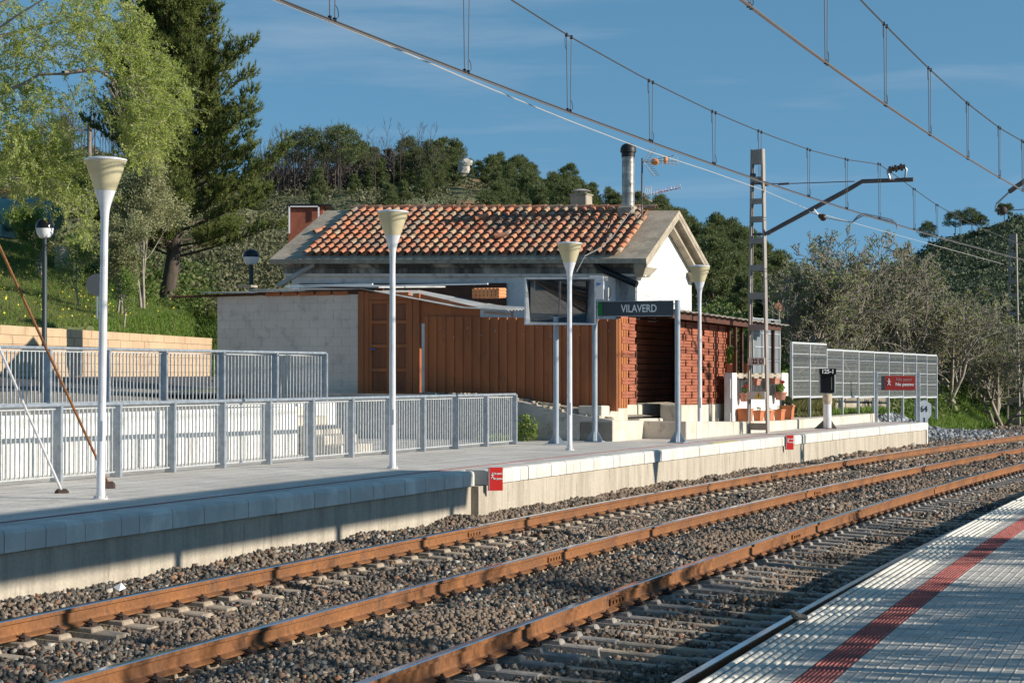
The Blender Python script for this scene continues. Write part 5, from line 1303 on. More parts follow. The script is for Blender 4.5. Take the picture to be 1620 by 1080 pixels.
def wire(label, pts, r, mat, n=5):
    P0 = Vector(pts[0]); o = obj('overhead_wire', MB().tube([Vector(p_) for p_ in pts], r, n), mat); tag(o, label, 'wire'); return o
wg = 'overhead line wires'
c1 = 7.96; c2 = 4.0
zz1 = lambda s: 5.49+.03*sin(s*.3)
ct1 = [TP(s, c1 if s < 46 else c1, 5.50) for s in np.arange(-10, 125, 2.)]
wire('lower contact wire over the far track, passing above the house roof', ct1, .0105, M['wire'])
wire('twin strand running just beside the contact wire over the far track', [TP(s, c1-.05, 5.46) for s in np.arange(-10, 125, 2.)], .0085, M['wire_l'])
ct2 = [TP(s, c2, 5.58) for s in np.arange(-10, 125, 2.)]
wire('lower contact wire over the near track, upper right of the view', ct2, .0105, pm('wire_red', (.20, .13, .11), rough=.5, metal=.4))
wire('second strand of the contact wire over the near track', [TP(s, c2-.05, 5.56) for s in np.arange(-10, 125, 2.)], .009, M['wire_l'])
ms1 = [(-12, 10), (0, 8.3), (10, 7.35), (18, 6.86), (23.65, 6.61), (25.75, 6.51), (29.4, 6.41), (33.05, 6.37), (36.35, 6.38), (39.8, 6.43), (42.9, 6.55), (45.8, 6.74), (47.6, 6.62), (51.7, 6.3), (56, 6.1), (62, 5.95), (72, 5.9), (84, 6.3), (95, 7.0)]
def mz1(s): return float(np.interp(s, [p_[0] for p_ in ms1], [p_[1] for p_ in ms1]))
wire('upper sagging carrier wire over the far track, held by the mast arm', [TP(s, c1, mz1(s)) for s in np.arange(-10, 94, 1.)], .010, M['wire'])
ms2 = [(-12, 10), (0, 8.4), (12, 7.3), (20, 6.85), (25.5, 6.69), (31, 6.56), (34.5, 6.5), (38, 6.49), (41, 6.55), (48, 6.85), (60, 6.4), (90, 7)]
def mz2(s): return float(np.interp(s, [p_[0] for p_ in ms2], [p_[1] for p_ in ms2]))
wire('upper sagging carrier wire over the near track, top right corner', [TP(s, c2, mz2(s)) for s in np.arange(-10, 90, 1.)], .0115, M['wire'])
# droppers (pairs)
def dropper(s, d, ztop_, zbot, label, sp=.16):
    t = thing('wire_dropper', label, 'dropper', TP(s, d, zbot), TROT(s), 'pairs of hanging droppers')
    b = MB(); h = ztop_-zbot
    for k, x in enumerate((-sp/2, sp/2)):
        b.tube([(x*1.3, 0, h), (x*.75, 0, 0)], .0055, 5)
    b.tube([(-sp*.65, 0, h), (-sp*.65-.06, 0, h-.05), (-sp*.65-.05, 0, h-.16), (-sp*.62, 0, h-.20)], .004, 4)
    b.tube([(sp*.40, 0, 0), (sp*.40+.09, 0, .05), (sp*.40+.07, 0, .12), (sp*.4, 0, .16)], .004, 4)
    for x, z in ((-sp*.65, h), (sp*.65, h), (-sp*.37, 0), (sp*.37, 0)): b.box((x, 0, z), (.03, .03, .05))
    obj('strand', b, M['dark'], t)
posn = ['leftmost pair of droppers, cut by the top edge of the photo', 'pair of droppers over the middle of the house roof', 'droppers between the house roof middle and the flue pipe', 'droppers just right of the flue pipe and aerial', 'droppers midway between aerial and mast', 'droppers hanging right at the mast head', 'droppers right of the mast over the sloping arm', 'droppers in front of the bend of the arm', 'droppers just left of the insulator bracket', 'droppers right after the insulator bracket', 'droppers above the fig trees right of the bracket', 'last small droppers before the far mast']
px1 = [525, 738, 900, 1030, 1130, 1203, 1280, 1340, 1392, 1447, 1483, 1520]
for x, lb in zip(px1, posn):
    s_ = on_line(x, 300, c1)[0]; dropper(s_, c1, mz1(s_), 5.51, lb)
px2 = [1187, 1308, 1402, 1472, 1532, 1582, 1619]
l2 = ['droppers over the near track, first on the top edge', 'droppers over the near track with a loop at their foot', 'droppers over the near track above the arm tip', 'fourth droppers over the near track, right of the bracket', 'droppers over the near track, left of the far mast', 'droppers over the near track above the far mast', 'droppers over the near track cut by the right edge']
for x, lb in zip(px2, l2):
    s_ = on_line(x, 300, c2)[0]; dropper(s_, c2, mz2(s_), 5.59, lb)
# thin light feeder that crosses to the far mast
fd = [(300, -52), (445, 5), (600, 66), (740, 126), (900, 191), (1028, 240), (1120, 270), (1205, 300), (1290, 336), (1420, 372), (1588, 418)]
def fz(x): return float(np.interp(x, [300, 445, 740, 1028, 1205, 1588], [17.5, 19.4, 23.5, 32, 41, TP(83.4, 13.1).y]))
wire('thin pale feeder wire crossing the sky to the far mast', [at(x, y, fz(x)) for x, y in fd], .0075, M['feeder'])

# ================================================================== MESH FENCE + WALL AT THE RIGHT
mf = thing('mesh_fence', 'pale framed wire mesh fence stepping down beyond the porch', 'fence', S(-.6, 22, 1.2), SROT)
def L7(a, b, z): return (b-22, a+.6, z-1.2)
cur = lambda b: .0-(b*b)*.00125
bs_ = [13.6, 15.3, 16.95, 18.6, 20.3, 22.0, 23.7, 25.4, 27.0, 28.3, 29.6]
fr = MB(); 
for i, b0 in enumerate(bs_):
    zt = 2.84 if b0 < 16.9 else (2.69-.005*(b0-17)); z0 = 1.38-.011*(b0-17)
    if i > 0:
        zt_l = 2.84 if bs_[i-1] < 16.9 else 2.69-.005*(bs_[i-1]-17)
        a0_, a1_q = cur(bs_[i-1]), cur(b0)
        p0, p1 = Vector(L7(a0_, bs_[i-1], 0)), Vector(L7(a1_q, b0, 0)); mid = (p0+p1)/2; an = math.atan2(p1.y-p0.y, p1.x-p0.x); ln = (p1-p0).length
        sm = MB()
        zz0, zz1 = z0-1.2, zt_l-1.2
        nvx = int(ln/.045)
        for k in range(1, nvx): q_ = p0.lerp(p1, k/nvx); sm.box((q_.x, q_.y, (zz0+zz1)/2), (.013, .006, zz1-zz0), an)
        k = 0; z = zz0+.06
        while z < zz1: sm.box((mid.x, mid.y, z), (ln, .006, .006), an); z += .12
        obj('mesh_panel', sm, M['mesh'], mf)
        f2 = MB()
        for zc in (zz1, zz0): f2.box((mid.x, mid.y, zc), (ln, .05, .05), an)
        for zc in (.3, .55, .8): f2.box((mid.x, mid.y-.0, zz0+zc*(zz1-zz0)), (ln, .02, .015), an)
        obj('rail', f2, M['paleframe'], mf)
    q_ = L7(cur(b0), b0, 0); obj('post', MB().box((q_[0], q_[1], (zt+.5)/2-1.2), (.07, .07, zt-.5), SROT*0), M['paleframe'], mf)
gw = thing('graffiti_wall', 'low pale wall with faded scribbles under the mesh fence', 'wall', S(-.6, 22, .5), SROT)
b = MB(); b.hexa([(-5, .55, -.4), (3.4, .30, -.4), (3.4, .55, -.4), (-5, .8, -.4)], [(-5, .55, .86), (3.4, .30, .80), (3.4, .55, .80), (-5, .8, .86)]); 
obj('wall', b, M['conc'], gw)
b = MB(); random.seed(2)
for k in range(14):
    x = .3+k*.17; p0 = Vector((x, .395-(x)*.03-.005, .42+random.uniform(0, .1))); p1 = p0+Vector((random.uniform(-.12, .14), -.002, random.uniform(.15, .3))); b.tube([p0, p0.lerp(p1, .5)+Vector((random.uniform(-.06, .06), 0, 0)), p1], .012, 4)
obj('scribble', b, M['dark'], gw)

# ballast heap at the end of the platform
V, F = stones('', 57.0, 75.0, 110, .05, .09, 9.4, 15.5, 21)
sv, dv = to_sd(V[:, 0], V[:, 1])
heap = 1.0*np.exp(-((sv-63.5)/3.2)**2-((dv-12.9)/1.15)**2)+.25*np.exp(-((sv-66)/5)**2-((dv-11.5)/1.6)**2)
V[:, 2] += heap-.1
tag(nobj('ballast_heap', V, F, pm('fresh_stone', (.1, .1, .1), fine=.3, fs=30, rough=.7, isl=[(0, (.10, .11, .115)), (.4, (.19, .20, .21)), (.8, (.30, .32, .34)), (1, (.48, .50, .52))])), 'heap of fresh blue grey ballast behind the red sign', 'gravel heap', kind='stuff')
struct('heap_base', grid_sd(56, 76, 40, 9.4, 15.6, 20, lambda s, d: -.18+1.0*math.exp(-((s-63.5)/3.2)**2-((d-12.9)/1.15)**2)+.25*math.exp(-((s-66)/5)**2-((d-11.5)/1.6)**2)), M['ballast'], 'ground under the ballast heap at the platform end', 'ground', True)

# ================================================================== VEGETATION
def segs_mesh(segs, sides=4):
    """segs: list (p0,p1,r0,r1) -> arrays"""
    A0 = np.array([s[0] for s in segs], float); B0 = np.array([s[1] for s in segs], float); r0 = np.array([s[2] for s in segs]); r1 = np.array([s[3] for s in segs])
    d = B0-A0; d /= np.maximum(np.linalg.norm(d, axis=1), 1e-6)[:, None]
    up = np.where(np.abs(d[:, 2:3]) < .9, [[0, 0, 1.]], [[1., 0, 0]]); a = np.cross(d, up); a /= np.linalg.norm(a, axis=1)[:, None]; b_ = np.cross(a, d)
    V = []
    for P_, r_ in ((A0, r0), (B0, r1)):
        for k in range(sides):
            t_ = 2*pi*k/sides; V.append(P_+(a*cos(t_)+b_*sin(t_))*r_[:, None])
    V = np.stack(V, 1); n = len(segs); F = []
    base = np.arange(n)*2*sides
    for k in range(sides):
        k2 = (k+1) % sides; F.append(np.stack([base+k, base+k2, base+sides+k2, base+sides+k], 1))
    return V.reshape(-1, 3), np.concatenate(F)
def grow(rng, p, d, L, r, lev, segs, tips, P):
    """recursive branching. P: dict(kids, spread, len, grav, wig, nseg)"""
    n = P.get('nseg', 4); pts = [p]; dirs = []
    for i in range(n):
        d = d+rng.normal(size=3)*P['wig']+np.array([0, 0, P['grav'][min(lev, len(P['grav'])-1)]]); d = d/np.linalg.norm(d)
        q = p+d*L/n; ra = r*(1-.75*i/n) if lev < P['lev'] else r*(1-.6*i/n); rb = r*(1-.75*(i+1)/n)
        segs.append((p, q, max(ra, P['rmin']), max(rb, P['rmin']))); p = q; pts.append(p); dirs.append(d)
    if lev >= P['lev']:
        for i in range(1, n+1): tips.append((pts[i], dirs[i-1]))
        return
    k = P['kids'][lev]
    for j in range(k):
        f = P['start']+(1-P['start'])*(j+rng.uniform(0, 1))/k; i = min(int(f*n), n-1); pp = pts[i]+(pts[i+1]-pts[i])*(f*n-i)
        dd = dirs[i]; v = rng.normal(size=3); v -= dd*np.dot(v, dd); v /= np.linalg.norm(v)
        an = P['spread'][lev]*rng.uniform(.7, 1.3)
        nd = dd*cos(an)+v*sin(an)
        grow(rng, pp, nd, L*P['len'][lev]*rng.uniform(.7, 1.25)*(1.15-.5*f), r*(1-.65*f)*.62, lev+1, segs, tips, P)
def leaves_at(rng, tips, per, size, spread, asp=.5):
    if per != int(per): fr_ = per/math.ceil(per); tips = [t_ for t_ in tips if rng.uniform() < fr_]; per = math.ceil(per)
    P_ = np.array([t_[0] for t_ in tips]); D = np.array([t_[1] for t_ in tips]); P_ = np.repeat(P_, per, 0); D = np.repeat(D, per, 0)
    P_ = P_+rng.normal(size=P_.shape)*spread; return leafquads(rng, P_, size, asp, D)
def tufts(rng, P_, D, n, L, w, cone=.55):
    """needle tufts: n thin triangles fanning along D from P_"""
    m = len(P_); Pn = np.repeat(P_, n, 0); Dn = np.repeat(D, n, 0)+rng.normal(size=(m*n, 3))*cone; Dn /= np.linalg.norm(Dn, axis=1)[:, None]
    s = rng.normal(size=(m*n, 3)); s -= Dn*(s*Dn).sum(1)[:, None]; s /= np.linalg.norm(s, axis=1)[:, None]
    ln = L*rng.uniform(.6, 1.2, (m*n, 1)); b0 = Pn-Dn*ln*.25
    V = np.stack([b0-s*w/2, b0+s*w/2, Pn+Dn*ln*.75], 1); return V.reshape(-1, 3), np.arange(m*n*3).reshape(-1, 3)
def tree(name, label, cat, loc, P, H0, r0, seed, bark, leaf=None, per=6, lsize=.1, lspread=.1, d0=(0, 0, 1), group=None, asp=.5, stems=1, lean=.25):
    rng = np.random.default_rng(seed); t = thing(name, label, cat, loc, 0, group); segs = []; tips = []
    for k in range(stems):
        d = np.array(d0, float)+(rng.normal(size=3)*lean if stems > 1 else 0); d[2] = abs(d[2])+.4 if stems > 1 else d[2]; d /= np.linalg.norm(d)
        grow(rng, np.array([0, 0, -.1])+rng.normal(size=3)*np.array([.15, .15, 0])*(stems > 1), d, H0, r0, 0, segs, tips, P)
    V, F = segs_mesh(segs); nobj('branches', V, F, bark, t)
    if leaf is not None and per > 0:
        V, F = leaves_at(rng, tips, per, lsize, lspread, asp); nobj('leaves', V, F, leaf, t)
    return t

# --- the big pine
def big_pine():
    rng = np.random.default_rng(12)
    base = at(262, 485, 79); base.z = float(terr(base.x, base.y))
    t = thing('pine_tree', 'big dark pine tree with a thick trunk on the grassy bank', 'tree', base, 0)
    t.scale = (1.06, 1.06, 1.06); Hh = 12.6; tr = []; ax = lambda z: np.array([.55*(z/Hh)**1.0+.25*sin(z*.5), .2*sin(z*.4), z])
    tr.append((np.array([-.05, 0, -1.2]), ax(0), .33, .29))
    for i in range(16): z0, z1 = Hh*i/16, Hh*(i+1)/16; tr.append((ax(z0), ax(z1), .27*(1-i/17)+.02, .27*(1-(i+1)/17)+.02))
    V, F = segs_mesh(tr, 10); nobj('trunk', V, F, M['bark'], t)
    segs = []; PT = []; PD = []
    nb = 185
    for i in range(nb):
        f = (i+.5)/nb; z = 1.6+(Hh-1.8)*f**.92; az = i*2.399+rng.uniform(-.3, .3)
        prof = np.interp(z/Hh, [.1, .2, .35, .5, .6, .7, .8, .9, 1], [3.2, 4.3, 3.6, 3.5, 2.9, 2.0, 1.4, .85, .35])
        L = prof*rng.uniform(.42, 1.16); 
        if cos(az) > .5 and .45 < z/Hh < .62: L *= 1.12
        p = ax(z); d = np.array([cos(az), sin(az), np.interp(z/Hh, [0, .3, 1], [-.05, .28, .9])]); d /= np.linalg.norm(d); n = 8; pts = [p]
        for k in range(n):
            d = d+np.array([0, 0, .055])+rng.normal(size=3)*.06; d /= np.linalg.norm(d); q = p+d*L/n; segs.append((p, q, .045*(1-k/n)+.008, .045*(1-(k+1)/n)+.008)); p = q; pts.append((p))
            if k >= 2:
                for j in range(6):
                    v = rng.normal(size=3); v[2] = abs(v[2])*.7+.15; v = v/np.linalg.norm(v); dd = d*.8+v*.9; dd /= np.linalg.norm(dd); l2 = rng.uniform(.35, .95)*(1.15-.5*k/n)
                    e = p+dd*l2; segs.append((p, e, .014, .006))
                    for w in (.35, .6, .85, 1.0): PT.append(p+dd*l2*w); PD.append(dd*.8+np.array([0, 0, .5]))
    V, F = segs_mesh(segs, 4); nobj('branches', V, F, M['bark'], t)
    PT = np.array(PT)+rng.normal(size=(len(PT), 3))*.07; PD = np.array(PD)
    V, F = tufts(rng, PT, PD, 11, .27, .034, .55); nobj('crown', V, F, M['needles'], t)
big_pine()

# --- hill pines: a few shapes, copied
def hill_pine(seed, Hh, umb, dense=1.0):
    rng = np.random.default_rng(seed); t = thing('pine_tree', 'x', 'tree', (0, 0, 0), 0)
    V, F = segs_mesh([(np.array([0, 0, -.3]), np.array([.1, 0, Hh*.5]), .13, .09), (np.array([.1, 0, Hh*.5]), np.array([.2, .1, Hh*.9]), .09, .04)], 5); nobj('trunk', V, F, M['bark'], t)
    C = []; n = int((26 if umb else 27)*dense)
    for i in range(n):
        f = rng.uniform(.10 if not umb else .55, 1.0); r = (Hh*.32 if not umb else Hh*.36)*np.interp(f, [.1, .35, .75, 1], [.85, 1, .65, .12]) if not umb else Hh*.36*np.interp(f, [.5, .7, 1], [.75, 1, .5])
        az = rng.uniform(0, 6.28); rr = r*rng.uniform(.2, 1)**.6; C.append((rr*cos(az), rr*sin(az), Hh*f*.93, Hh*.13*rng.uniform(.7, 1.3)))
    L = []
    for x, y, z, r in C:
        d = rng.normal(size=(105, 3)); d /= np.linalg.norm(d, axis=1)[:, None]; rad = rng.uniform(.45, 1.05, (105, 1))
        Pq = np.array([x, y, z])+d*rad*np.array([r, r, r*.72]); dd = d*.7+np.array([0, 0, .6]); L.append(tufts(rng, Pq, dd, 3, .34, .085, .5))
    V, F = joinVF(L); nobj('crown', V, F, M['needles_far'], t)
    return t
protos = [hill_pine(1, 6.5, False), hill_pine(2, 5.2, False), hill_pine(3, 7.6, True, 1.1), hill_pine(4, 4.2, False, .8), hill_pine(5, 6.0, True)]
used = [False]*5
def put_pine(k, X, Y, sc, label, group):
    z = float(terr(X, Y)); rz = random.uniform(0, 6.28)
    if not used[k]: o = protos[k]; used[k] = True
    else: o = dup(protos[k], (0, 0, 0))
    o.location = (X, Y, z-.1); o.rotation_euler = (0, 0, rz); o.scale = (sc*random.uniform(.9, 1.15),)*2+(sc,)
    o['label'] = label; o['group'] = group
random.seed(21)
placed = []
def ok(X, Y, r):
    for x, y in placed:
        if (x-X)**2+(y-Y)**2 < r*r: return False
    placed.append((X, Y)); return True
def scatter(n, x0, x1, Z0, Z1, rmin, ks, s0, s1, label, group):
    c = 0; tr = 0
    while c < n and tr < n*30:
        tr += 1; px = random.uniform(x0, x1); Z = random.uniform(Z0, Z1); X = (px-810)/FPX*Z
        if not ok(X, Z, rmin): continue
        put_pine(random.choice(ks), X, Z, random.uniform(s0, s1), label, group); c += 1
for px, Z, k, sc in ((487, 205, 2, .86), (535, 200, 2, .92), (560, 208, 4, .8)): X = (px-810)/FPX*Z; ok(X, Z, 2); put_pine(k, X, Z, sc, {487: 'tall umbrella pine standing alone at the left end of the hilltop', 535: 'broad pine with a bare trunk, second on the hilltop from the left', 560: 'smaller umbrella pine third from the left on the hilltop'}[px], 'lone hilltop pines')
scatter(22, 580, 720, 200, 224, 2.4, (0, 1, 3, 0), .5, .75, 'green pine on the left half of the hill ridge', 'pines on the left half of the ridge')
scatter(58, 700, 1240, 198, 224, 1.8, (0, 1, 3, 0), .42, .66, 'green pine in the row along the hill ridge', 'pines along the hill ridge')
scatter(125, 770, 1240, 120, 205, 2.3, (0, 1, 3, 1), .42, .68, 'green pine in the dense wood on the right hill slope', 'pines covering the hill slope')
scatter(9, 470, 790, 165, 195, 6.0, (1, 3), .4, .6, 'small pine scattered on the open scrub slope', 'pines scattered on the open slope')
scatter(10, 1120, 1260, 85, 125, 3, (3, 1), .45, .7, 'low pine on the slope right of the gable', 'low pines right of the gable')
scatter(12, 60, 430, 120, 215, 5, (0, 1, 4), .6, .9, 'pine on the slope behind the big pine', 'pines behind the big pine')
for px in (1512, 1538, 1552, 1590, 1470, 1430):
    X = (px-810)/FPX*490; put_pine(random.choice((2, 4, 1)), X, 490, random.uniform(.75, 1.05), 'distant pine on the skyline of the far right hill', 'skyline pines on the far hill')
# dead grey trees of the burnt wood
PD_ = dict(kids=(7, 3), spread=(.5, .5), len=(.4, .5), grav=(0, .04, .02), wig=.06, nseg=4, lev=2, rmin=.012, start=.25)
dt = tree('dead_tree', 'bare grey burnt tree on the left part of the ridge', 'tree', (0, 0, 0), PD_, 5.0, .07, 5, M['deadwood'], group='burnt trees on the ridge'); fd_ = True
c = 0
while c < 150:
    px = random.choice((random.uniform(405, 700), random.uniform(405, 500), random.uniform(410, 560), random.uniform(60, 200))); Z = random.uniform(196, 222); X = (px-810)/FPX*Z; z = float(terr(X, Z))
    o = dt if fd_ else dup(dt, (0, 0, 0)); fd_ = False; o.location = (X, Z, z-.1); s = random.uniform(.6, 1.15); o.scale = (s, s, s); o.rotation_euler = (0, 0, random.uniform(0, 6)); c += 1
scrub_burnt = True
# white rocks
def rock(loc, r, label, grp, mat):
    t = bmesh.new(); bmesh.ops.create_icosphere(t, subdivisions=2, radius=1)
    for v in t.verts: v.co = v.co*(1+random.uniform(-.22, .22)); v.co = Vector((v.co.x*r[0], v.co.y*r[1], v.co.z*r[2]))
    me = bpy.data.meshes.new('rock'); t.to_mesh(me); t.free(); me.materials.append(mat); o = bpy.data.objects.new('rock', me); COL.objects.link(o); o.location = loc; tag(o, label, 'rock', grp)
mr_ = pm('pale_rock', (.55, .52, .47), (.36, .33, .29), ns=1.0, bump=.8, bs=4)
for px, py, rr, lb in ((737, 258, (.65, .5, .45), 'upper pale rock outcrop among the hill pines'), (733, 268, (.55, .5, .65), 'lower pale rock outcrop on the hill slope')):
    Z = 188; rock(at(px, py, Z), rr, lb, None, mr_)
# scrub on the hills: countless low bushes as one mass
def scrub(name, n, x0, x1, Z0, Z1, size, r, per, mat, label, seed, zr=.6, dens=None):
    rng = np.random.default_rng(seed); L = []
    u = rng.uniform(x0, x1, n); Z = np.exp(rng.uniform(math.log(Z0), math.log(Z1), n)); X = (u-810)/FPX*Z; H_ = terr(X, Z)
    s_, d_ = to_sd(X, Z); keep = (d_ > 14.2) | (s_ < 55); X, Z, H_ = X[keep], Z[keep], H_[keep]; n = len(X)
    k = per; sc = rng.uniform(.5, 1.3, n)*r*(Z/100)**.35
    d = rng.normal(size=(n, k, 3)); d /= np.linalg.norm(d, axis=2)[..., None]; d[..., 2] = np.abs(d[..., 2])
    P_ = np.stack([X, Z, H_], -1)[:, None]+d*sc[:, None, None]*rng.uniform(.5, 1, (n, k, 1))*np.array([1, 1, zr])
    sz = np.repeat(sc*size, k)[:, None]
    V, F = leafquads(rng, P_.reshape(-1, 3), sz, .6)
    return tag(nobj(name, V, F, mat), label, 'scrub', kind='stuff')
scrub('hill_scrub', 7600, -200, 1700, 85, 228, .24, .9, 38, M['scrub'], 'low scrub bushes covering the hillside', 1)
scrub('burnt_thicket', 520, 395, 690, 204, 226, .11, 2.0, 60, M['burnt'], 'dark grey brown burnt thicket along the left part of the ridge', 14, 1.0)
scrub('far_scrub', 5200, 1200, 1800, 300, 495, .30, 1.3, 22, M['far_scrub_l'], 'scrub covering the far right hill', 2)
scrub('bank_bushes', 420, 1115, 1260, 62, 100, .22, .75, 60, M['bushy'], 'green bushes on the slope right of the gable', 3, .9)
scrub('bank_bushes', 260, 330, 470, 66, 110, .20, .8, 70, M['scrub'], 'grey green bushes behind the shed', 4, .9)
scrub('bank_bushes', 130, 90, 340, 76, 100, .2, .9, 90, M['bushy'], 'dark bushes under the big pine', 5, 1.0)
scrub('bank_bushes', 260, 272, 352, 73.5, 80, .12, .42, 60, M['bushy'], 'low bushes at the foot of the big pine by the wall', 15, .8)
# grass
def grass(name, n, x0, x1, Z0, Z1, h, w, mat, label, seed, mask=None, zoff=0):
    rng = np.random.default_rng(seed); u = rng.uniform(x0, x1, n); Z = np.exp(rng.uniform(math.log(Z0), math.log(Z1), n)); X = (u-810)/FPX*Z
    if mask is not None: kp = mask(X, Z); X, Z = X[kp], Z[kp]; n = len(X)
    H_ = terr(X, Z)+zoff; P_ = np.stack([X, Z, H_], -1); D = rng.normal(size=(n, 3))*.28; D[:, 2] = 1
    V, F = tufts(rng, P_, D, 3, h, w, .22); return tag(nobj(name, V, F, mat), label, 'grass', kind='stuff')
def gw_(X, Z): return (X < XW(Z)-.9) | (Z > 77)
grass('grass', 34000, -60, 345, 56, 84, .24, .035, M['grass'], 'green grass on the bank above the orange wall', 6, gw_)
grass('grass', 22000, -60, 345, 56, 86, .28, .03, M['grass_dry'], 'dry straw coloured grass on the upper bank', 7, gw_)
def gm_(X, Z): s_, d_ = to_sd(X, Z); return (d_ > 13.4)
grass('grass', 26000, 1430, 1700, 62, 92, .34, .04, M['grass'], 'bright green grass bank at the right behind the rails', 8, gm_, .05)
rng = np.random.default_rng(31)
def grass_site(n, b0, b1, a0, a1, z, h, w, mat, label, seed):
    rng = np.random.default_rng(seed); bb_ = rng.uniform(b0, b1, n); aa_ = rng.uniform(a0, a1, n)-bb_**2*.00125
    P_ = np.array([S(float(x), float(y), z) for x, y in zip(aa_, bb_)]); D = rng.normal(size=(n, 3))*.25; D[:, 2] = 1; V, F = tufts(rng, P_, D, 4, h, w, .2)
    return tag(nobj('grass', V, F, mat), label, 'grass', kind='stuff')
grass_site(800, 14.6, 18.5, .15, .6, 1.0, .75, .025, M['grass_dry'], 'tall straggly grass between the pots and the signal box', 9)
grass_site(700, 17.0, 24, .0, .5, .86, .26, .03, M['grass'], 'green weeds along the ledge behind the signal box', 10)
grass_site(500, 14.8, 22, .05, .4, .84, .16, .03, M['grass_dry'], 'short dry weeds on the ledge top', 11)
def ramp_grass(n, seed):
    # grass standing on the terrain mesh itself at the end of the wall
    rng = np.random.default_rng(seed); me = COL.objects['hillside'].data; co = np.zeros(len(me.vertices)*3, np.float32); me.vertices.foreach_get('co', co); co = co.reshape(-1, 3)
    fi = np.zeros(len(me.polygons)*3, np.int32); me.polygons.foreach_get('vertices', fi); fi = fi.reshape(-1, 3); Q = co[fi]; C = Q.mean(1); px = 810+FPX*C[:, 0]/C[:, 1]
    k = np.where((px > 150) & (px < 352) & (C[:, 1] > 60) & (C[:, 1] < 82) & (C[:, 2] > 1.32))[0]
    ar = np.linalg.norm(np.cross(Q[k, 1]-Q[k, 0], Q[k, 2]-Q[k, 0]), axis=1); k = rng.choice(k, n, p=ar/ar.sum()); u = rng.uniform(size=(n, 1)); v = rng.uniform(size=(n, 1)); Q = Q[k]
    r_ = np.sqrt(u); P_ = Q[:, 0]*(1-r_)+Q[:, 1]*r_*(1-v)+Q[:, 2]*r_*v; D = rng.normal(size=(n, 3))*.3; D[:, 2] = 1
    V, F = tufts(rng, P_, D, 3, .24, .035, .25); tag(nobj('grass', V, F, M['grass']), 'green grass at the end of the bank beside the shed', 'grass', kind='stuff')
ramp_grass(34000, 91)
# yellow flowers on the bank
rr_ = np.random.default_rng(3); u = rr_.uniform(0, 335, 420); Zq = rr_.uniform(58, 82, 420); Xq = (u-810)/FPX*Zq; kq = gw_(Xq, Zq); Xq = Xq[kq]; Zq = Zq[kq]
V, F = leafquads(rr_, np.stack([Xq, Zq, terr(Xq, Zq)+.22], -1), .075, .9); tag(nobj('yellow_flowers', V, F, M['yelflower']), 'tiny yellow flowers dotted over the grassy bank', 'flowers', kind='stuff')
# weed clump at the railing end
pw_ = S(1.7, -.35, PZ); rngw = np.random.default_rng(77)
for (x, y, hh, rr2, n, mt, lb) in ((pw_.x-.1, pw_.y, .50, .30, 420, M['young'], 'leafy weed bush at the end of the lower railing'), (pw_.x-.75, pw_.y-.5, .16, .35, 260, M['young'], 'low weeds along the foot of the lower railing')):
    t = thing('weed_clump', lb, 'plant', (x, y, PZ), 0); V, F = leafcloud(rngw, (0, 0, hh*.5), (rr2, rr2, hh*.6), n, .09); nobj('leaves', V, F, mt, t)
    if hh > .3: V, F = leafcloud(rngw, (0, 0, hh*.4), (rr2*.9, rr2*.9, hh*.6), 160, .08); nobj('dry_leaves', V, F, M['grass_dry'], t)
t = thing('weed_clump', 'small green sprig growing on the white terrace wall', 'plant', at(205, 690, 27.2), 0); V, F = leafcloud(rngw, (0, 0, -.12), (.09, .05, .14), 46, .05); nobj('leaves', V, F, M['young'], t)
t.location = TP(23.0, 14.86, 1.28)

